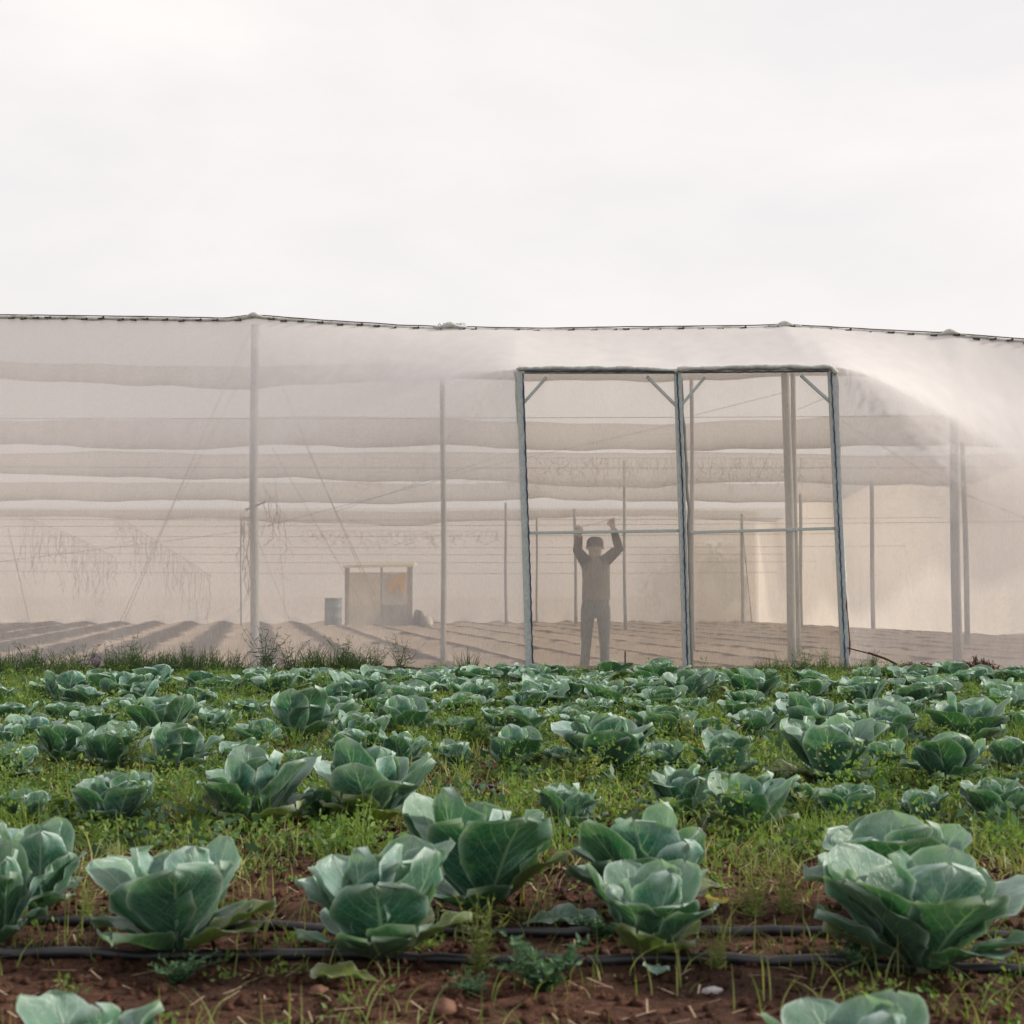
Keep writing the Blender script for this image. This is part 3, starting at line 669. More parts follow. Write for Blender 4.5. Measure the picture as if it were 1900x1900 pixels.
# ------------------------------------------------------------------ the man behind the door net
def skinned(name, chains, m_, parent, levels=1):
    """chains: list of lists of (x,y,z,r); chains joined where start point repeats"""
    vs = []; rs = []; es = []; idx = {}
    for ch in chains:
        prev = None
        for (x, y, z, r) in ch:
            key = (round(x, 4), round(y, 4), round(z, 4))
            if key not in idx: idx[key] = len(vs); vs.append((x, y, z)); rs.append(r)
            i = idx[key]
            if prev is not None and prev != i: es.append((prev, i))
            prev = i
    me = bpy.data.meshes.new(name); me.from_pydata(vs, es, []); o = bpy.data.objects.new(name, me); C.objects.link(o)
    sm = o.modifiers.new('skin', 'SKIN'); sm.use_smooth_shade = True
    if not me.skin_vertices: pass
    sl = me.skin_vertices[0].data
    for i, r in enumerate(rs): 
        rr = r if isinstance(r, tuple) else (r, r); sl[i].radius = rr; sl[i].use_root = (i == 0)
    sb = o.modifiers.new('sub', 'SUBSURF'); sb.levels = levels+1; sb.render_levels = levels+1
    dg = bpy.context.evaluated_depsgraph_get(); dg.update(); m2 = bpy.data.meshes.new_from_object(o.evaluated_get(dg)); m2.name = name
    bpy.data.objects.remove(o); m2.materials.clear(); m2.materials.append(m_)
    m2.polygons.foreach_set('use_smooth', [True]*len(m2.polygons))
    return link(name, m2, None, parent)
MY = 18.0
man = empty('person', (XX(1104, MY), MY, 0), label='person in dark knit cap and grey clothes, arms raised, behind the left door panel', cat='person')
k = MY/F
def J(px, py, dy, r): return ((px-1104)*k, dy, CAMH+(HOR-py)*k, r)
pel = J(1104, 1128, 0, .105)
wl, wr = J(1073, 996, -.30, .027), J(1135, 983, -.30, .027)
el, er = J(1070, 1022, -.20, .042), J(1146, 1019, -.20, .042)
sl_, sr_ = J(1087, 1043, .0, .055), J(1121, 1042, .0, .055)
neck = J(1104, 1040, 0, .05)
chest = J(1104, 1055, 0, .10)
chains = [[pel, J(1104, 1105, 0, .10), J(1104, 1080, 0, .105), chest, neck, J(1104, 1032, -.01, .074), J(1104, 1022, -.02, .092), J(1104, 1012, -.015, .098), J(1104, 1002, -.01, .082), J(1104, 997, -.005, .05)],
          [chest, sl_, el, wl], [chest, sr_, er, wr],
          [pel, J(1093, 1142, 0, .055), J(1088, 1190, -.005, .042), J(1083.5, 1232, -.005, .036), J(1083, 1241, -.06, .035), J(1082, 1242, -.15, .03)],
          [pel, J(1118, 1142, 0, .055), J(1121, 1190, -.005, .042), J(1122, 1232, -.005, .036), J(1124, 1241, -.06, .035), J(1126, 1242, -.15, .03)]]
def hand(w_, dirx, dirz, side):
    w3 = Vector(w_[:3]); d = Vector((dirx, -.15, dirz)).normalized(); sx = d.cross(Vector((0, -1, 0))).normalized()
    palm = w3+d*.055; p0 = (*palm, .034); chains.append([w_, p0])
    for q_, (off, ln) in enumerate(((-.030, .062), (-.010, .072), (.010, .068), (.030, .054))):
        a_ = palm+sx*off*.7+d*.012; b_ = palm+sx*off+d*.04; c_ = b_+d*ln*.45+Vector((0, -.018, 0)); e_ = c_+Vector((0, -.02, -.02))-d*.01
        chains.append([p0, (*b_, .0105), (*c_, .0095), (*e_, .008)])
    a_ = palm-d*.01+sx*side*.03; b_ = a_+sx*side*.025+d*.02; c_ = b_+d*.03-sx*side*.01+Vector((0, -.02, 0))
    chains.append([p0, (*a_, .014), (*b_, .012), (*c_, .010)])
hand(wl, -.25, 1, 1); hand(wr, -.2, 1, -1)
skinned('body', chains, M['skin'], man)
def face_bit(p, d, mm, name):
    mb = MB(); n = 10; v = []; f = []
    for i in range(n+1):
        ph = math.pi*i/n
        for q_ in range(n): v.append((p[0]+d[0]*math.sin(ph)*math.cos(2*math.pi*q_/n), p[1]+d[1]*math.sin(ph)*math.sin(2*math.pi*q_/n), p[2]+d[2]*math.cos(ph)))
    for i in range(n):
        for q_ in range(n): f.append((i*n+q_, (i+1)*n+q_, (i+1)*n+(q_+1) % n, i*n+(q_+1) % n))
    mb.add(v, f); return mb.build(name, M[mm], man)
hz_ = CAMH+(HOR-1012)*k
face_bit((-.032, -.108, hz_-.005), (.012, .008, .006), 'eye', 'eye'); face_bit((.032, -.108, hz_-.005), (.012, .008, .006), 'eye', 'eye')
face_bit((0, -.122, hz_-.035), (.013, .018, .022), 'skin', 'nose'); face_bit((0, -.112, hz_-.068), (.024, .008, .005), 'shoe', 'mouth')
face_bit((-.100, -.005, hz_-.025), (.012, .02, .03), 'skin', 'ear'); face_bit((.100, -.005, hz_-.025), (.012, .02, .03), 'skin', 'ear')
# cap
cb = MB(); v = []; f = []; n = 28; 
for i in range(9):
    ph = (math.pi/2)*i/8
    for q_ in range(n):
        th = 2*math.pi*q_/n; rr = .108*math.cos(ph)**.75 if i < 8 else .004
        drop_ = -.035-.015*max(0, math.sin(th)) if i == 0 else 0
        v.append((rr*math.cos(th)*.98, -.012+rr*math.sin(th)*1.08, hz_+.02+.088*math.sin(ph)+drop_))
for i in range(8):
    for q_ in range(n): f.append((i*n+q_, i*n+(q_+1) % n, (i+1)*n+(q_+1) % n, (i+1)*n+q_))
f.append(tuple(8*n+q_ for q_ in range(n)))
cb.add(v, f); cb.build('knit_cap', M['cap'], man)
def loft(rings, m_, name, n=22, mbin=None):
    """rings: (center, rx, ry, axis) closed elliptical sections"""
    mb = mbin or MB(); v = []; f = []
    for (c, rx, ry, ax) in rings:
        ax = Vector(ax).normalized(); x = Vector((0, 1, 0)).cross(ax).normalized() if abs(ax.y) < .95 else Vector((1, 0, 0)); y = ax.cross(x)
        for q_ in range(n):
            th = 2*math.pi*q_/n; w_ = 1+.09*noise.noise(Vector((c[2]*14, math.cos(th)*2, math.sin(th)*2+c[0]*7)))
            v.append(Vector(c)+(x*math.cos(th)*rx+y*math.sin(th)*ry)*w_)
    for i in range(len(rings)-1):
        for q_ in range(n): f.append((i*n+q_, i*n+(q_+1) % n, (i+1)*n+(q_+1) % n, (i+1)*n+q_))
    mb.add(v, f); return mb
mb = MB(); Z = lambda py: CAMH+(HOR-py)*k; up = (0, 0, 1); X_ = lambda px: (px-1104)*k
loft([((X_(1105.5), 0, Z(1113)), .176, .125, up), ((X_(1106), 0, Z(1095)), .172, .12, up), ((X_(1106), 0, Z(1078)), .168, .122, up), ((X_(1106), 0, Z(1062)), .172, .125, up), ((X_(1105), 0, Z(1050)), .178, .12, up),
      ((X_(1104), 0, Z(1043)), .162, .10, up), ((X_(1104), 0, Z(1038)), .12, .08, up), ((X_(1104), 0, Z(1034)), .066, .066, up)], None, '', mbin=mb)
mb.build('pullover', M['sweater'], man)
for s_, e_, w_ in ((sl_, el, wl), (sr_, er, wr)):
    mb = MB()
    s3, e3, w3 = Vector(s_[:3]), Vector(e_[:3]), Vector(w_[:3]); a1 = (e3-s3).normalized(); a2 = (w3-e3).normalized(); s3 = s3-a1*.05
    loft([(s3, .075, .085, a1), (s3.lerp(e3, .15), .080, .10, a1), (s3.lerp(e3, .4), .072, .074, a1), (s3.lerp(e3, .8), .062, .062, a1), (e3, .058, .058, (a1+a2)), (e3.lerp(w3, .35), .053, .053, a2), (e3.lerp(w3, .75), .043, .043, a2), (e3.lerp(w3, .95), .040, .040, a2)], None, '', 16, mb)
    mb.build('sleeve', M['sleeve'], man)

mb = MB()
loft([((X_(1105), 0, Z(1112)), .160, .115, up), ((X_(1105), 0, Z(1120)), .170, .12, up), ((X_(1105), 0, Z(1132)), .180, .125, up), ((X_(1105), 0, Z(1142)), .178, .12, up), ((X_(1105), 0, Z(1147)), .165, .105, up)], None, '', mbin=mb)
for sx, xs_ in ((-1, (1091, 1089, 1087, 1085, 1083)), (1, (1119, 1120, 1121, 1121.5, 1122))):
    ys_ = (1138, 1165, 1195, 1222, 1239); rr_ = (.088, .076, .062, .056, .060)
    loft([((X_(a_), -.005, Z(b_)), c_, c_*1.08, up) for a_, b_, c_ in zip(xs_, ys_, rr_)], None, '', 16, mb)
mb.build('trousers', M['trousers'], man)
for px in (1083.5, 1124):
    face_bit((X_(px), -.09, .04), (.05, .15, .045), 'shoe', 'shoe')
# string held between the raised hands
h1 = Vector(wl[:3])+Vector((-.02, -.04, .1)); h2 = Vector(wr[:3])+Vector((-.01, -.04, .12)); L0 = Vector(man.location)
mb = MB(); mb.tube([L0+h1+Vector((-.02, 0, -.01)), L0+h1, L0+(h1+h2)/2-Vector((0, 0, .012)), L0+h2, L0+h2+Vector((.03, 0, .01))], .003, 5)
tag(mb.build('string', M['dry']), 'thin string held taut between the two raised hands of the person', 'string')

# ------------------------------------------------------------------ cabbages
def leaf_geo(L_, W_, e0, e1, e2, cup, ruf, seed, nu=8, nv=17, curl=0):
    """leaf in local frame: grows along +X (radially) from the origin; e0,e1,e2 = elevation at base, middle, tip"""
    r = random.Random(seed); ph1, ph2 = r.uniform(0, 6), r.uniform(0, 6); tw = r.uniform(-.25, .25); side = r.uniform(-.22, .22)
    x = z = 0.; cen = []; prev = None
    for j in range(nv+1):
        v = j/nv
        e = e0+(e1-e0)*min(1, v/.5) if v < .5 else e1+(e2-e1)*((v-.5)/.5)**1.6
        if j: x += L_/nv*math.cos(e); z += L_/nv*math.sin(e)
        cen.append((x, z, e))
    vs = []; uv = []
    for j, (cx, cz, e) in enumerate(cen):
        v = j/nv
        if v < .18: w_ = .11+.16*(v/.18)
        elif v < .64: s_ = (v-.18)/.46; w_ = .27+.73*math.sin(s_*math.pi/2)**1.1
        else: s_ = (v-.64)/.36; w_ = max(.0, 1-s_**2.2)**.5
        w_ = max(w_, .06)*W_
        nx, nz = -math.sin(e), math.cos(e)
        for i in range(-nu, nu+1):
            u = i/nu; a_ = abs(u)
            lift = cup*W_*(a_**1.7)*min(1, v*2.2)*(1 if v < .8 else 1-(v-.8)*curl*3)
            lift += ruf*W_*a_**2.5*(math.sin(v*17+ph1+u*2)+.6*math.sin(v*29+ph2-u*3))*min(1, v*3)
            lift += ruf*.5*W_*(v**6)*math.sin(u*9+ph2)
            lift += .03*W_*math.cos(v*30-a_*10)*a_*(1-a_)*2
            yw = u*w_*(1-.18*cup*a_**2); yy = yw+side*L_*v*v*.5
            lx = cx+nx*lift; lz = cz+nz*lift+tw*yw*v*.6
            # end of the leaf a little heart-shaped or pointed
            vs.append((lx, yy, lz)); uv.append(((u+1)/2, v))
    n = 2*nu+1; f = []
    for j in range(nv):
        for i in range(n-1): a0 = j*n+i; f.append((a0, a0+1, a0+n+1, a0+n))
    return vs, f, uv
def rotz(vs, a_, off):
    c, s = math.cos(a_), math.sin(a_); return [(x*c-y*s+off*c, x*s+y*c+off*s, z) for x, y, z in vs]
def plant(seed):
    """list of (verts, faces, uv, kind) of one cabbage about 0.47 m wide"""
    r = random.Random(seed); out_ = []; a_ = r.uniform(0, 6.28); nout, nmid, ninn = r.choice([4, 5, 6]), r.choice([5, 6, 7]), r.choice([4, 5])
    D = math.radians
    for k_ in range(nout):
        a_ += 2.4+r.uniform(-.25, .25); old = r.random() < .35
        g = leaf_geo(r.uniform(.21, .27), r.uniform(.085, .115), D(r.uniform(12, 35)), D(r.uniform(18, 42)), D(r.uniform(-20, 25)), r.uniform(.1, .35), r.uniform(.04, .08), r.random())
        out_.append(([(x, y, z+.02) for x, y, z in rotz(g[0], a_, .012)], g[1], g[2], 'cab_old' if old else 'cab'))
    for k_ in range(nmid+1):
        a_ += 2.4+r.uniform(-.4, .4)
        g = leaf_geo(r.uniform(.27, .38), r.uniform(.10, .135), D(r.uniform(36, 62)), D(r.uniform(44, 74)), D(r.uniform(10, 80)), r.uniform(.02, .26), r.uniform(.03, .09), r.random(), curl=r.random())
        out_.append(([(x, y, z+.02) for x, y, z in rotz(g[0], a_, .014)], g[1], g[2], 'cab' if r.random() < .7 else 'cab_blue'))
    for k_ in range(ninn):
        a_ += 2.4+r.uniform(-.3, .3)
        g = leaf_geo(r.uniform(.24, .33), r.uniform(.085, .12), D(r.uniform(58, 72)), D(r.uniform(68, 84)), D(r.uniform(50, 92)), r.uniform(.2, .5), r.uniform(.06, .15), r.random(), curl=r.random())
        out_.append(([(x, y, z+.03) for x, y, z in rotz(g[0], a_, .010)], g[1], g[2], 'cab_blue' if r.random() < .6 else 'cab'))
    for k_ in range(3):
        a_ += 2.2
        g = leaf_geo(r.uniform(.11, .15), r.uniform(.05, .07), D(74), D(86), D(110), .9, .08, r.random())
        out_.append(([(x, y, z+.05) for x, y, z in rotz(g[0], a_, .008)], g[1], g[2], 'cab_blue'))
    return out_
stem_mb = MB(); stem_mb.tube([(0, 0, -.05), (.004, 0, .03), (0, .003, .09)], [.016, .017, .022], 8); stem_me = stem_mb.mesh('stem'); stem_me.materials.append(M['cab_stem'])
NVAR = 10; VAR = []; FAR = []
for s in range(NVAR):
    pl = plant(s*13+5); ms_ = []
    for (v, f, uv, kd) in pl:
        mb = MB(); mb.add(v, f, uv); me = mb.mesh('leaf'); me.materials.append(M[kd]); ms_.append(me)
    VAR.append(ms_)
    # joined version for the far rows
    mb = MB(); mi = []
    for (v, f, uv, kd) in pl: mb.add(v, f, uv); mi += [('cab', 'cab_blue', 'cab_old').index(kd)]*len(f)
    me = mb.mesh('cabbage'); [me.materials.append(M[x]) for x in ('cab', 'cab_blue', 'cab_old')]; me.polygons.foreach_set('material_index', mi); FAR.append(me)
GRP = 'cabbages growing in the field'
cabs = []
def cabbage(px, py, wpx, label, var=None, rz=None, parts=None, tilt=.08, group=None, hs=1.0):
    p = G(px, py); sc = wpx*p.y/F/.47; var = R.randrange(NVAR) if var is None else var; rz = R.uniform(0, 6.28) if rz is None else rz
    loc = (p.x, p.y, gz(p.x, p.y)-.01); cabs.append((p.x, p.y, .2*sc))
    if parts is None: parts = wpx >= 85
    if parts:
        o = empty('cabbage', loc, rz, label=label, cat='cabbage', group=group or GRP); 
        link('stem', stem_me, None, o)
        for me in VAR[var]: link('leaf', me, None, o)
    else:
        o = link('cabbage', FAR[var]); o.location = loc; o.rotation_euler = (0, 0, rz); tag(o, label, 'cabbage', group or GRP)
    o.rotation_euler = (R.uniform(-tilt, tilt), R.uniform(-tilt, tilt), rz); o.scale = (sc, sc, sc*hs)
    return o
near = [ # px, base py, width, height scale, variant, label
 (330, 1770, 330, .92, 0, 'large open cabbage in the front row, left, with a yellowish round leaf facing us'),
 (712, 1788, 330, .95, 1, 'ruffled cabbage left of centre in the front row, standing right at the hose'),
 (1198, 1782, 235, 1.1, 2, 'compact upright cabbage in front of a bigger one, right of centre'),
 (1712, 1800, 400, .85, 3, 'widest cabbage of the front row, at the right edge'),
 (5, 1752, 150, 1.6, 4, 'blue-green cabbage cut by the left edge of the picture'),
 (75, 1700, 190, 1.25, 5, 'upright pale-edged cabbage behind the one cut by the left edge'),
 (893, 1694, 330, 1.0, 6, 'tall dark cabbage just behind the ruffled front one, near the centre'),
 (1212, 1704, 300, .98, 7, 'big frilly-topped cabbage directly behind the compact upright one'),
 (1660, 1698, 320, .88, 8, 'broad cabbage half hidden behind the widest front cabbage at right'),
 (165, 2035, 310, .85, 9, 'blurred cabbage cut by the bottom edge on the left'),
 (1608, 2070, 350, .85, 2, 'blurred bluish cabbage cut by the bottom edge on the right')]
for px, py, w_, hs, va, lab in near: cabbage(px, py, w_, lab, va, hs=hs, rz=va*1.3+.4)
rows = {
 'third': [(40, 1538, 100), (590, 1522, 80), (1490, 1512, 80), (1715, 1530, 90), (214, 1546, 150), (466, 1544, 190), (690, 1535, 190), (1061, 1542, 122), (1268, 1522, 140), (1388, 1552, 160), (1578, 1528, 110), (1850, 1535, 130)],
 'fourth': [(22, 1452, 100), (122, 1424, 120), (205, 1434, 110), (327, 1440, 128), (450, 1436, 90), (745, 1432, 100), (560, 1450, 80), (655, 1430, 105), (1040, 1434, 75), (1230, 1440, 90), (1640, 1440, 90), (1880, 1442, 100), (845, 1426, 70), (955, 1432, 122), (1122, 1442, 172), (1352, 1446, 120), (1540, 1460, 185), (1765, 1464, 145)],
 'fifth': [(60, 1385, 95), (172, 1372, 85), (308, 1376, 130), (235, 1390, 80), (480, 1394, 85), (850, 1382, 80), (1320, 1390, 85), (1580, 1382, 80), (1155, 1396, 80), (10, 1396, 80), (400, 1366, 75), (560, 1380, 148), (668, 1398, 110), (742, 1370, 120), (960, 1384, 120), (1085, 1372, 85), (1225, 1384, 120), (1405, 1376, 100), (1505, 1370, 112), (1650, 1394, 125), (1790, 1388, 150), (1890, 1372, 80)],
 'sixth': [(30, 1345, 80), (170, 1352, 70), (290, 1350, 72), (1045, 1352, 76), (1245, 1350, 74), (1370, 1340, 78), (1450, 1346, 76), (920, 1352, 70), (120, 1340, 75), (225, 1336, 78), (352, 1346, 70), (455, 1342, 85), (540, 1334, 70), (620, 1345, 90), (705, 1334, 72), (790, 1338, 85), (866, 1334, 95), (977, 1330, 92), (1102, 1340, 78), (1190, 1335, 72), (1290, 1332, 70), (1512, 1328, 68), (1600, 1338, 72), (1682, 1342, 85), (1775, 1335, 70), (1858, 1332, 95)]}
ordn = ['first', 'second', 'third', 'fourth', 'fifth', 'sixth', 'seventh', 'eighth', 'ninth', 'tenth', 'eleventh', 'twelfth', 'thirteenth', 'fourteenth', 'fifteenth', 'sixteenth', 'seventeenth', 'eighteenth', 'nineteenth', 'twentieth', '21st', '22nd', '23rd', '24th', '25th', '26th', '27th', '28th']
for rn, lst in rows.items():
    ws = sorted(x[2] for x in lst)
    for i, (px, py, w_) in enumerate(sorted(lst)):
        szw = 'broad' if w_ >= ws[int(len(ws)*.7)] else ('small' if w_ <= ws[int(len(ws)*.3)] else 'medium')
        cabbage(px, py, w_*1.13, f'{szw} green cabbage, {ordn[i]} from the left in the {rn} row from the camera', i*3 % NVAR if R.random() < .5 else None, hs={'third': 1, 'fourth': .95, 'fifth': .88, 'sixth': .74}[rn])
far_lab = [(1322, 'small blue-green cabbage in the crowded seventh row from the camera'), (1310, 'small blue-green cabbage in the crowded eighth row from the camera'), (1299, 'small cabbage in the ninth row from the camera'),
           (1290, 'small cabbage in the tenth row, a few rows short of the netting'), (1282, 'small cabbage in the eleventh row, two rows short of the last'), (1275, 'small distant cabbage in the last row but one before the netting'), (1269, 'small distant cabbage of the last row beside the netting')]
for yi, (y0, lab) in enumerate(far_lab):
    d_ = 2497/(y0-HOR); step = .52*F/d_; x = R.uniform(-20, step)
    while x < 1920:
        ok = R.random() < (.86 if 250 < x < 1250 else .68)
        if y0 < 1287 and x < 420: ok = False
        if ok: cabbage(x+R.uniform(-.18, .18)*step, y0+R.uniform(-2.5, 2.5), R.uniform(.36, .52)*F/d_, lab, parts=False, tilt=.2, hs=R.uniform(.55, .75) if y0 < 1300 else R.uniform(.68, .9))
        x += step

# ------------------------------------------------------------------ drip hoses
def hose(pyl, pyr, x0, x1, r, label, seed):
    a_, b_ = G(0, pyl), G(1900, pyr); pts = []
    for i in range(90):
        s_ = x0+(x1-x0)*i/89; x = a_.x+(b_.x-a_.x)*s_; y = a_.y+(b_.y-a_.y)*s_+.035*noise.noise(Vector((x*1.2, seed, 0)))
        pts.append((x, y, gz(x, y)+r*.8+.006*noise.noise(Vector((x*3, seed, 3)))))
    mb = MB(); mb.tube(pts, r, 12); tag(mb.build('drip_hose', M['hose']), label, 'hose', 'drip hoses along the beds')
hose(1775, 1800, -.3, 1.3, .0145, 'nearest black irrigation hose, running along the foot of the front cabbages', 1)
hose(1718, 1742, -.3, 1.3, .0145, 'second black irrigation hose, just behind the front cabbages', 2)
hose(1552, 1580, -.2, 1.25, .011, 'third black irrigation hose, along the third row of cabbages', 3)
hose(1462, 1468, -.2, 1.3, .011, 'farthest visible black hose, half covered by weeds behind the third row', 4)
# ------------------------------------------------------------------ weeds: numpy blades
def blades(x, y, h, wd, lean, az, tint, z=None, nseg=3):
    n = len(x); z = np.array([gz(a_, b_) for a_, b_ in zip(x, y)])-.01 if z is None else z
    dx, dy = np.cos(az), np.sin(az); px_, py_ = -dy, dx; fa = NR.rand(n)*math.pi; wx, wy = np.cos(fa), np.sin(fa)
    V = []
    for k_ in range(nseg+1):
        s = k_/nseg; o_ = lean*h*s*s; hh = h*(s-.35*lean*s**2.5); ww = wd*(1-s**1.5)*.5+.0003
        cx, cy, cz = x+dx*o_, y+dy*o_, z+hh
        V.append(np.stack([cx-wx*ww, cy-wy*ww, cz], 1)); V.append(np.stack([cx+wx*ww, cy+wy*ww, cz], 1))
    V = np.stack(V, 1); base = np.arange(n)[:, None]*(2*(nseg+1)); F_ = []
    for k_ in range(nseg): F_.append(np.stack([base[:, 0]+2*k_, base[:, 0]+2*k_+1, base[:, 0]+2*k_+3, base[:, 0]+2*k_+2], 1))
    return V.reshape(-1, 3), np.stack(F_, 1).reshape(-1, 4), np.repeat(tint, 2*(nseg+1))
def scatter(n, y0, y1, pw=1.0, thr=None, sc=.8, seed=0, xlim=.40):
    y = (y0**pw+(y1**pw-y0**pw)*NR.rand(n))**(1/pw); x = (NR.rand(n)*2-1)*(y*xlim+.3)
    if thr is not None:
        keep = np.array([noise.noise(Vector((a_*sc, b_*sc*1.4, seed)))+.35*noise.noise(Vector((a_*sc*4, b_*sc*4, seed+3)))+NR.rand()*.25 > thr for a_, b_ in zip(x, y)]); x, y = x[keep], y[keep]
    return x, y
def stuff(name, parts, mm, label, cat):
    V = []; Fs = []; T = []; n = 0
    for v, f, tt in parts: V.append(v); Fs.append(f+n); T.append(tt); n += len(v)
    me = np_mesh(name, np.concatenate(V), np.concatenate(Fs), np.concatenate(T)); me.materials.append(M[mm]); o = link(name, me); return tag(o, label, cat, kind='stuff')
bl = []
x, y = scatter(80000, 4.8, 16.8, 1.5, .12, 1.5, 1); n = len(x); bl.append(blades(x, y, NR.rand(n)**1.5*.13+.03, .005+.005*NR.rand(n), NR.rand(n)*1.6, NR.rand(n)*6.28, NR.rand(n)))
x, y = scatter(5500, 2.6, 5.6, 1.6, .06, 1.6, 6); n = len(x); bl.append(blades(x, y, NR.rand(n)**2*.14+.03, .003+.002*NR.rand(n), NR.rand(n)*1.1, NR.rand(n)*6.28, NR.rand(n)*.8, nseg=5))
stuff('grass', bl, 'grass', 'short yellow-green grass growing between the cabbages', 'grass')
# leafy ground cover: many small leaflets on short stems
def leaflets(x, y, per, rad_, hmax, size):
    n = len(x); z = np.array([gz(a_, b_) for a_, b_ in zip(x, y)]); c = np.repeat(np.stack([x, y, z], 1), per, 0); tt = np.repeat(NR.rand(n), per)*.6+NR.rand(n*per)*.4
    s = np.repeat(NR.rand(n)*.8+.4, per); r_ = NR.normal(size=(n*per, 3)); r_[:, 2] = np.abs(NR.rand(n*per))
    p = c+r_*np.array([rad_, rad_, hmax])*s[:, None]
    return leaf_cloud(p, size, tt)
x, y = scatter(11000, 5.0, 16.6, 1.5, .02, 1.2, 4); lf = [leaflets(x, y, 16, .05, .10, .015)]
x, y = scatter(500, 2.7, 5.4, 1.5, .05, 1.2, 8); lf.append(leaflets(x, y, 14, .03, .04, .009))
x, y = scatter(2600, 5.1, 16.6, 1.5, .12, 1.1, 34); big = leaflets(x, y, 12, .06, .12, .026)
stuff('broadleaf_weeds', [big], 'bluegreen_weed', 'darker broad-leaved weeds in patches between the cabbages', 'weeds')
x, y = scatter(16000, 4.6, 16.8, 1.5, .16, 1.3, 44); n = len(x)
stuff('dry_grass', [blades(x, y, NR.rand(n)*.12+.03, .004+.003*NR.rand(n), .5+NR.rand(n)*1.6, NR.rand(n)*6.28, NR.rand(n))], 'drygrass', 'dead straw-coloured grass mixed into the weeds', 'grass')
stuff('ground_weeds', lf, 'weed', 'low leafy green weeds covering the soil between the cabbage rows', 'weeds')
# dry litter and soil clods
cl = []
x, y = scatter(26000, 2.4, 8, 1.1, None); n = len(x); z = np.array([gz(a_, b_) for a_, b_ in zip(x, y)]); s = (NR.rand(n)**5*.022+.003)
tet = np.array([(1, 0, 0), (-.3, .9, 0), (-.5, -.8, 0), (.1, .1, 1), (0, 0, -1)]); ang = NR.rand(n)*6.28; ca, sa = np.cos(ang), np.sin(ang)
tv = tet[None]*(1+.5*(NR.rand(n, 5, 1)-.5)); tv = np.stack([tv[..., 0]*ca[:, None]-tv[..., 1]*sa[:, None], tv[..., 0]*sa[:, None]+tv[..., 1]*ca[:, None], tv[..., 2]*.8], -1)*s[:, None, None]+np.stack([x, y, z+s*.2], 1)[:, None]
tf = np.array([(0, 1, 3), (1, 2, 3), (2, 0, 3), (1, 0, 4), (2, 1, 4), (0, 2, 4)]); fs = (tf[None]+np.arange(n)[:, None, None]*5).reshape(-1, 3)
me = np_mesh('soil_clods', tv.reshape(-1, 3), fs, smooth=True); me.materials.append(M['soil']); tag(link('soil_clods', me), 'loose crumbs of brown soil', 'soil', kind='stuff')
x, y = scatter(5000, 3, 16.8, 1.4, None); n = len(x); z = np.array([gz(a_, b_) for a_, b_ in zip(x, y)])+.006
p = np.stack([x, y, z], 1); a_ = NR.rand(n)*6.28; L_ = NR.rand(n)*.04+.01; d_ = np.stack([np.cos(a_)*L_, np.sin(a_)*L_, NR.rand(n)*.012], 1); sd_ = np.stack([-np.sin(a_), np.cos(a_), 0*a_], 1)*.0022
v = np.stack([p-d_-sd_, p-d_+sd_, p+d_+sd_, p+d_-sd_], 1).reshape(-1, 3)
me = np_mesh('dry_straw', v, np.arange(n*4).reshape(n, 4)); me.materials.append(M['dry']); tag(link('dry_straw', me), 'short bits of dry straw littering the soil', 'straw', kind='stuff')

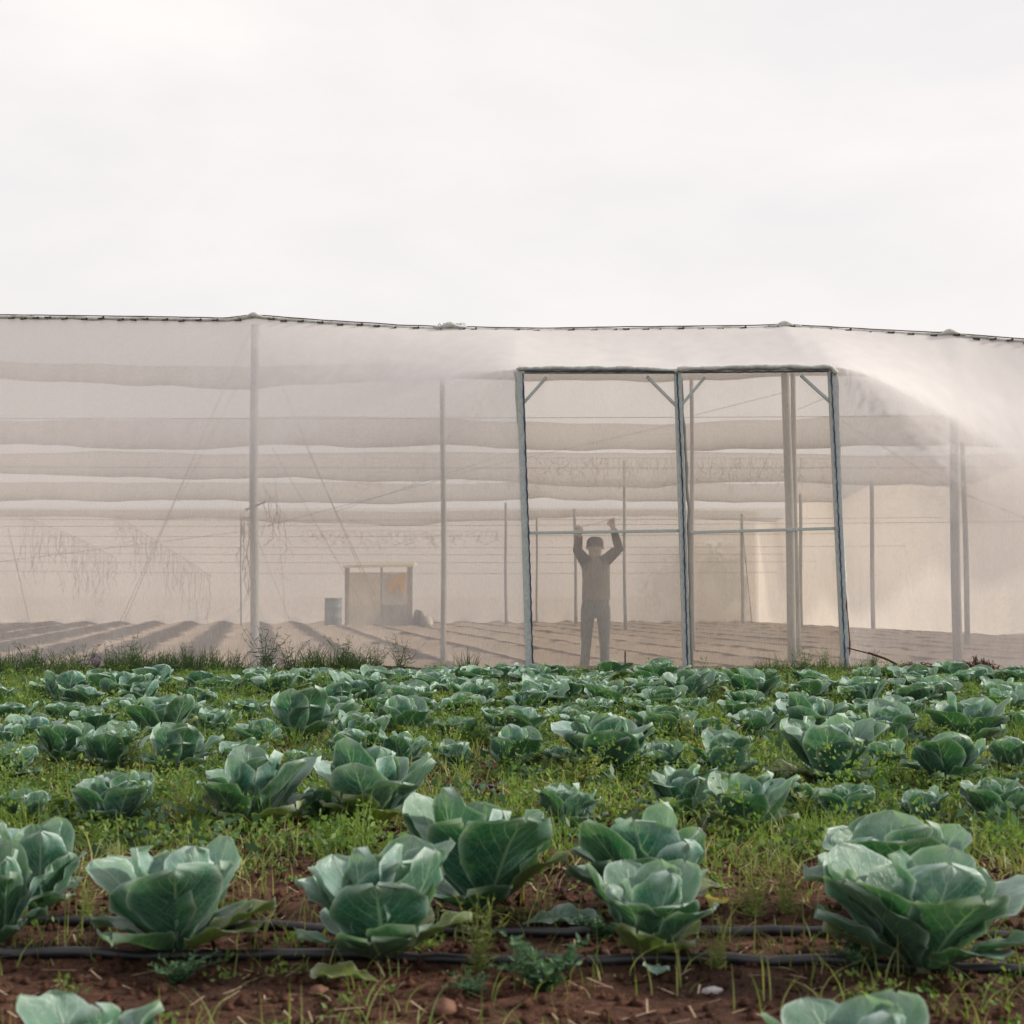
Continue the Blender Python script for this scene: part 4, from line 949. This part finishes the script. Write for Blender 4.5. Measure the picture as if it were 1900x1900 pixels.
# ------------------------------------------------------------------ single weeds one can tell apart
def weed_mesh(seed, h, kind):
    r = np.random.RandomState(seed); V = []; Fs = []; T = []; n = 0
    def addb(p0, p1, wd, tt):
        nonlocal n
        p0, p1 = np.array(p0), np.array(p1); d = p1-p0; sx = np.cross(d, r.normal(size=3)); sx = sx/(np.linalg.norm(sx)+1e-9)*wd*.5
        m_ = (p0+p1)/2; V.extend([p0-sx*.4, p0+sx*.4, m_+sx, p1, m_-sx]); Fs.append((n, n+1, n+2, n+4)); Fs.append((n+4, n+2, n+3, n+3)); T.extend([tt]*5); n += 5
    nst = {'feather': 7, 'stalk': 22, 'rosette': 16, 'flower': 9, 'lobed': 16}[kind]
    for s in range(nst):
        az = r.rand()*6.28; ln = r.rand()*.5+.1 if kind != 'rosette' else r.rand()*.5+.7
        if kind == 'lobed': ln = .4+r.rand()*1.1
        hh = h*(.5+.5*r.rand()); pts = []
        b0 = np.array([r.normal()*h*.05, r.normal()*h*.05, -.01]) if kind in ('stalk', 'flower') else np.array([0, 0, -.01])
        for k_ in range(8):
            s_ = k_/7; pts.append(b0+np.array([math.cos(az)*ln*hh*s_**1.4, math.sin(az)*ln*hh*s_**1.4, hh*s_*(1-.25*ln*s_) if kind != 'rosette' else hh*.5*math.sin(s_*2.2)]))
        tt = r.rand()
        for a_, b_ in zip(pts, pts[1:]): addb(a_, b_+(b_-a_)*.15, h*.010 if kind != 'rosette' else h*.02, tt*.5)
        for k_ in range(1, 8):
            p = pts[k_]; q_ = {'feather': 9, 'stalk': 2, 'rosette': 5, 'flower': 4, 'lobed': 6}[kind]
            for _ in range(q_):
                d = r.normal(size=3); d[2] = abs(d[2])*.6; d /= np.linalg.norm(d)
                l_ = {'feather': .09, 'stalk': .16, 'rosette': .10, 'flower': .05, 'lobed': .17}[kind]*h*(.5+r.rand())*(1.2-.6*k_/7)
                wd = l_*{'feather': .28, 'stalk': .09, 'rosette': .45, 'flower': .5, 'lobed': .42}[kind]
                pp = p+(pts[k_-1]-p)*r.rand(); addb(pp, pp+d*l_, wd, min(1, tt*.6+r.rand()*.4+(.3 if kind == 'flower' and k_ > 5 else 0)))
    Fl = []
    me = bpy.data.meshes.new('weed'); me.from_pydata([tuple(v) for v in V], [], [tuple(dict.fromkeys(f)) for f in Fs]); a = me.attributes.new('tint', 'FLOAT', 'POINT'); a.data.foreach_set('value', np.array(T, dtype=np.float32)); me.update(); return me
WM = {}
def weed(px, py, hpx, kind, mm, label, name='weed_plant', group=None, cat='weed', var=None, Y=None):
    p = G(px, py); v_ = R.randrange(3) if var is None else var; key = (kind, mm, v_)
    if key not in WM: WM[key] = weed_mesh(hash(kind) % 7 + v_*17+len(kind), 1.0, kind); WM[key].materials.append(M[mm])
    o = link(name, WM[key]); s = hpx*p.y/F; o.scale = (s, s, s); o.location = (p.x, p.y, gz(p.x, p.y)-.005); o.rotation_euler = (0, 0, R.uniform(0, 6.28)); tag(o, label, cat, group); return o
W = [
 (1010, 1838, 130, 'lobed', 'bluegreen_weed', 'bushy blue-green weed with lobed leaves in front of the compact cabbage, bottom centre'),
 (1600, 1800, 90, 'lobed', 'bluegreen_weed', 'leafy weed spreading in front of the widest cabbage, bottom right'),
 (1120, 1740, 70, 'lobed', 'bluegreen_weed', 'small lobed weed touching the hose left of the compact cabbage'),
 (880, 1850, 60, 'lobed', 'bluegreen_weed', 'small dark weed on the soil left of the bottom-centre weed'),
 (330, 1825, 75, 'lobed', 'bluegreen_weed', 'weed rising from bare soil below the large left front cabbage'),
 (345, 1545, 130, 'feather', 'grass', 'tall feathery yellow-green weed between the second and third cabbages of the third row'),
 (240, 1440, 110, 'feather', 'grass', 'slim feathery weed behind the second third-row cabbage'),
 (1300, 1425, 110, 'flower', 'yellowweed', 'bushy yellow-flowering weed, right of centre in mid field'),
 (1270, 1390, 90, 'flower', 'yellowweed', 'second yellow-flowering weed just left of the bushy one'),
 (1345, 1400, 80, 'feather', 'grass', 'light green feathery weed right of the yellow-flowering weeds'),
 (1080, 1460, 70, 'lobed', 'grass', 'lime-green weed with jagged leaves spreading near the centre'),
 (1030, 1440, 60, 'lobed', 'grass', 'smaller lime-green jagged weed left of the spreading one'),
 (1860, 1525, 110, 'rosette', 'weed', 'dark green leafy weed clump by the right edge, third row'),
 (60, 1490, 110, 'rosette', 'weed', 'dark green leafy weed clump by the left edge behind the third row'),
 (120, 1520, 90, 'lobed', 'weed', 'green jagged weed left of the second third-row cabbage'),
 (1500, 1520, 100, 'feather', 'grass', 'feathery weed left of the tenth cabbage of the third row'),
 (1530, 1490, 70, 'rosette', 'weed', 'low leafy weed below the broad fourth-row cabbage at right'),
 (1760, 1500, 60, 'rosette', 'weed', 'low leafy weed under the second-last fourth-row cabbage'),
 (840, 1400, 90, 'flower', 'grass', 'thin yellow-green weed between the centre cabbages of the fifth row'),
 (850, 1470, 60, 'feather', 'grass', 'sparse weed on open soil at the centre, fourth row'),
 (420, 1330, 60, 'flower', 'yellowweed', 'pale yellow-green weed among the sixth-row cabbages at left'),
 (1130, 1262, 34, 'flower', 'yellowweed', 'yellow-flowered weed in front of the standing person'),
 (1100, 1264, 30, 'flower', 'yellowweed', 'small yellow-flowered weed by the left foot of the person'),
 (1175, 1268, 26, 'flower', 'yellowweed', 'small yellow-flowered weed by the thin black stake'),
 (1345, 1268, 48, 'flower', 'yellowweed', 'thin yellow-flowered weed right of the middle door post'),
 (1335, 1310, 50, 'flower', 'yellowweed', 'pale flowering weed in the far rows below the right door panel'),
 (1640, 1300, 50, 'feather', 'grass', 'feathery weed in the far rows right of the doorway'),
 (1720, 1320, 45, 'flower', 'grass', 'light weed in the far rows below the right-hand thick post'),
 (1450, 1300, 50, 'feather', 'grass', 'feathery weed in the far rows below the right door post'),
 (1240, 1620, 110, 'stalk', 'grass', 'tall grass stalks between the frilly cabbage and the bare soil to its left'),
 (1400, 1705, 130, 'stalk', 'grass', 'thin upright grass stalks on bare soil right of the frilly cabbage'),
 (1460, 1700, 120, 'stalk', 'grass', 'thin upright grass stalks left of the broad half-hidden cabbage'),
 (215, 1640, 90, 'stalk', 'grass', 'yellow-green grass tuft between the two left cabbages'),
 (160, 1700, 80, 'stalk', 'grass', 'low yellow-green grass tuft left of the large front cabbage'),
 (890, 1800, 160, 'stalk', 'grass', 'long grass stalks crossing the hose right of the ruffled cabbage'),
 (1330, 1800, 110, 'stalk', 'grass', 'grass stalks crossing the nearest hose right of the compact cabbage')]
for i, (px, py, hp, kd, mm, lab) in enumerate(W): weed(px, py, hp, kd, mm, lab, group='single weeds in the field')
WG = 'grassy weeds along the foot of the netting'
lw = [(15, 1262, 50), (62, 1262, 76), (110, 1264, 62), (150, 1260, 70), (205, 1262, 66), (245, 1262, 84), (300, 1258, 50), (345, 1256, 66), (395, 1254, 52), (440, 1254, 50), (492, 1256, 92), (535, 1256, 70), (580, 1256, 62), (640, 1256, 76), (700, 1256, 60), (745, 1256, 72)]
onm = ['first', 'second', 'third', 'fourth', 'fifth', 'sixth', 'seventh', 'eighth', 'ninth', 'tenth', 'eleventh', 'twelfth', 'thirteenth', 'fourteenth', 'fifteenth', 'sixteenth']
for i, (px, py, hp) in enumerate(lw): weed(px, py, hp*1.12, 'stalk', 'wallgrass', f'dark wiry grass clump by the netting, {onm[i]} from the left edge', 'grass_clump', WG, 'grass clump')
for px, py, hp, lab in ((1440, 1256, 44, 'dark grass clump by the netting, left one of three before the right door post'), (1490, 1256, 64, 'tall dark grass clump, middle one of three before the right door post'), (1530, 1256, 60, 'dark grass clump hugging the right door post'),
                        (1278, 1256, 30, 'low dark weed at the foot of the middle door post'), (1622, 1250, 44, 'thin grass clump right of the doorway by the slanting branch'), (1200, 1258, 34, 'thin grass sprig right of the black stake')):
    weed(px, py, hp, 'stalk', 'wallgrass', lab, 'grass_clump', WG, 'grass clump')
tw = []
x, y = scatter(1100, 5.2, 16.4, 1.6, .05, 1.0, 14); n = len(x); q = 26
xx = np.repeat(x, q)+NR.normal(size=n*q)*.025; yy = np.repeat(y, q)+NR.normal(size=n*q)*.025
tw.append(blades(xx, yy, np.repeat(NR.rand(n)*.16+.10, q)*(.5+.5*NR.rand(n*q)), .006+0*xx, NR.rand(n*q)*1.1, NR.rand(n*q)*6.28, np.repeat(NR.rand(n), q)*.6+.4*NR.rand(n*q), z=np.repeat(np.array([gz(a_, b_) for a_, b_ in zip(x, y)]), q)))
x, y = scatter(800, 5.0, 16.4, 1.6, .05, 1.0, 24); n = len(x); q = 70; z = np.array([gz(a_, b_) for a_, b_ in zip(x, y)])
hh = np.repeat(NR.rand(n)*.16+.10, q); tz = NR.rand(n*q); p = np.stack([np.repeat(x, q), np.repeat(y, q), np.repeat(z, q)+hh*tz], 1)+NR.normal(size=(n*q, 3))*np.array([.035, .035, .008])
tw.append(leaf_cloud(p, .012, np.repeat(NR.rand(n), q)*.6+.4*NR.rand(n*q)))
stuff('tall_weeds', tw, 'weed', 'taller tangled green weeds standing among the cabbages', 'weeds')
# dense low grass at the net foot
x = NR.uniform(-7, -.4, 5600); y = NR.uniform(16.4, 17.7, 5600)
kp = np.array([noise.noise(Vector((a_*1.3, b_*.6, 21)))+.3*NR.rand()-max(0, a_+2.2)*.25 > -.02 for a_, b_ in zip(x, y)]); x, y = x[kp], y[kp]; n = len(x)
p1_ = blades(x, y, NR.rand(n)**1.6*.30+.05, .008+.005*NR.rand(n), NR.rand(n)*1.2, NR.rand(n)*6.28, NR.rand(n))
x = NR.uniform(2.8, 4.2, 900); y = NR.uniform(16.5, 17.2, 900); n = len(x); p2_ = blades(x, y, NR.rand(n)**1.5*.22+.03, .006+.003*NR.rand(n), NR.rand(n)*1.2, NR.rand(n)*6.28, NR.rand(n))
x = NR.uniform(-1.2, 7, 1000); y = NR.uniform(16.5, 17.0, 1000); n = len(x); p3_ = blades(x, y, NR.rand(n)**1.5*.10+.02, .005+.003*NR.rand(n), NR.rand(n)*1.2, NR.rand(n)*6.28, NR.rand(n))
stuff('verge_grass', [p1_, p2_, p3_], 'wallgrass', 'dark green grass fringe along the foot of the netting', 'grass')
# dead vines heaped at the net foot on the right
def heap(name, px, py, wpx, hpx, n_, label):
    p0 = G(px, py); k_ = p0.y/F; mb = MB()
    for i in range(n_):
        x = p0.x+R.gauss(0, .3)*wpx*k_; y = p0.y+R.uniform(-.15, .25); h_ = hpx*k_*math.exp(-((x-p0.x)/(wpx*k_*.35))**2)*R.uniform(.3, 1.1)
        a_ = R.uniform(0, 6.28); l_ = R.uniform(.06, .2); b = Vector((x, y, gz(x, y)))
        mb.tube([b, b+Vector((math.cos(a_)*l_*.5, math.sin(a_)*l_*.5, h_)), b+Vector((math.cos(a_)*l_, math.sin(a_)*l_, h_*R.uniform(.1, .8)))], [.005, .004, .002], 4, False)
    tag(mb.build(name, M['twig']), label, 'dry vines')
heap('dry_vine_heap', 1822, 1254, 90, 26, 170, 'tangled heap of brown dead vines by the netting at the right edge')
heap('dry_vine_heap', 1700, 1254, 110, 12, 190, 'low ridge of dead vines at the net foot under the right-hand thick post')
heap('dry_vine_heap', 1590, 1256, 80, 12, 70, 'thin litter of dead stems just right of the right door post')
heap('dry_vine_heap', 1345, 1262, 150, 9, 110, 'dry litter along the threshold under the right door panel')
heap('dry_vine_heap', 60, 1272, 260, 8, 130, 'brown litter under the grass at the far left of the netting')
# stakes and small debris
def stake(px, y0, y1, wpx, Y, mm, label, lean=0):
    a_, b_ = P(px, y1, Y), P(px+lean, y0, Y); a_.z = -.1; mb = MB(); mb.tube([a_, a_.lerp(b_, .5), b_-Vector((0, 0, .02)), b_], [wpx*Y/F/2]*3+[wpx*Y/F/4], 6); tag(mb.build('stake', M[mm]), label, 'stake')
stake(1160, 1207, 1262, 3, 16.7, 'clip', 'thin black stake upright in the soil right of the person')
stake(500, 1236, 1264, 3, 16.3, 'twig', 'left one of two short rusty stakes by the netting', 1)
stake(510, 1231, 1264, 3, 16.2, 'twig', 'right, slightly taller one of two short rusty stakes by the netting')
mb = MB(); n = 10; pts = [G(245+6*i, 1248+.3*i)+Vector((0, .0, .10-.004*i)) for i in range(8)]; mb.tube(pts, .012, 7); tag(mb.build('pipe_end', M['hose']), 'short black pipe end lying in the grass at the net foot, left', 'pipe')
def stone(px, py, s, d, mm, label, name='stone', cat='stone'):
    v = []; f = []; n, q_ = 10, 7
    for i in range(q_+1):
        ph = math.pi*i/q_
        for k_ in range(n):
            th = 2*math.pi*k_/n; p = Vector((math.sin(ph)*math.cos(th)*d[0], math.sin(ph)*math.sin(th)*d[1], math.cos(ph)*d[2])); p *= s*(1+.45*noise.noise(p*1.8+Vector((px, 0, 0)))); v.append(p)
    for i in range(q_):
        for k_ in range(n): f.append((i*n+k_, (i+1)*n+k_, (i+1)*n+(k_+1) % n, i*n+(k_+1) % n))
    mb = MB(); mb.add(v, f); o = mb.build(name, M[mm]); g = G(px, py); o.location = (g.x, g.y, gz(g.x, g.y)+s*d[2]*.3); tag(o, label, cat)
stone(1322, 1846, .021, (1.2, .8, .5), 'stone', 'pale stone lying on the bare soil at the bottom, right of centre')
M['clod'] = simple('soil_clod', (.10, .05, .035), (.2, .11, .08), 30, .95, .1, .8)
stone(822, 1880, .03, (1.2, 1, .7), 'clod', 'large round clod of earth at the bottom, left of centre', 'clod', 'clod')
stone(760, 1720, .022, (1.2, 1, .7), 'clod', 'small clod between the two near hoses behind the ruffled cabbage', 'clod', 'clod')
stone(590, 1846, .02, (1.2, 1, .7), 'clod', 'small clod on the bare soil below the ruffled cabbage', 'clod', 'clod')
# fallen leaves
def fallen(px, py, wpx, mm, label, rz, kindl=0):
    p = G(px, py); s = wpx*p.y/F; g = leaf_geo(s, s*.34, .25, .05, -.3, .2, .10, px)
    mb = MB(); mb.add([(x-s*.5, y, z+.012) for x, y, z in g[0]], g[1], g[2]); o = mb.build('fallen_leaf', M[mm]); o.location = (p.x, p.y, gz(p.x, p.y)); o.rotation_euler = (R.uniform(-.2, .2), 0, rz); tag(o, label, 'leaf', 'fallen leaves on the soil')
M['deadleaf'] = leafy('dead_leaf', (.33, .22, .13), (.55, .42, .28), .2, .7, False)
M['yellowleaf'] = leafy('yellow_leaf', (.35, .30, .03), (.5, .42, .06), .3, .6, False)
fallen(535, 1556, 60, 'deadleaf', 'curled pale brown fallen leaf below the broad third cabbage of the third row', .3)
fallen(1040, 1716, 140, 'cab_blue', 'flat bluish fallen cabbage leaf lying left of the compact cabbage', .1)
fallen(1325, 1690, 70, 'yellowleaf', 'yellow leaf standing by the right side of the frilly cabbage', 1.2)
fallen(640, 1830, 130, 'cab_old', 'yellowing leaf lying on the soil below the ruffled cabbage', 2.9)
fallen(1120, 1700, 26, 'yellowleaf', 'tiny orange-yellow leaf scrap left of the compact cabbage', .6)
fallen(1215, 1812, 75, 'cab_blue', 'small bluish leaf lying over the nearest hose below the compact cabbage', -1.5)
fallen(1760, 1500, 40, 'yellowleaf', 'yellow leaf under the second-last cabbage of the fourth row', .6)
fallen(1700, 1535, 40, 'deadleaf', 'brown dry leaf on bare soil by the second-last cabbage of the third row', 1.6)
# wispy torn threads on the eave
mb = MB(); c = P(835, 606, TOPY)
for i in range(10):
    a_ = c+Vector((R.uniform(-.22, .15), 0, .0)); mb.tube([a_, a_+Vector((.03, 0, R.uniform(.02, .05))), a_+Vector((R.uniform(.04, .12), 0, R.uniform(.0, .05)))], .004, 4, False)
nhpart(mb.build('torn_threads', M['roll']))
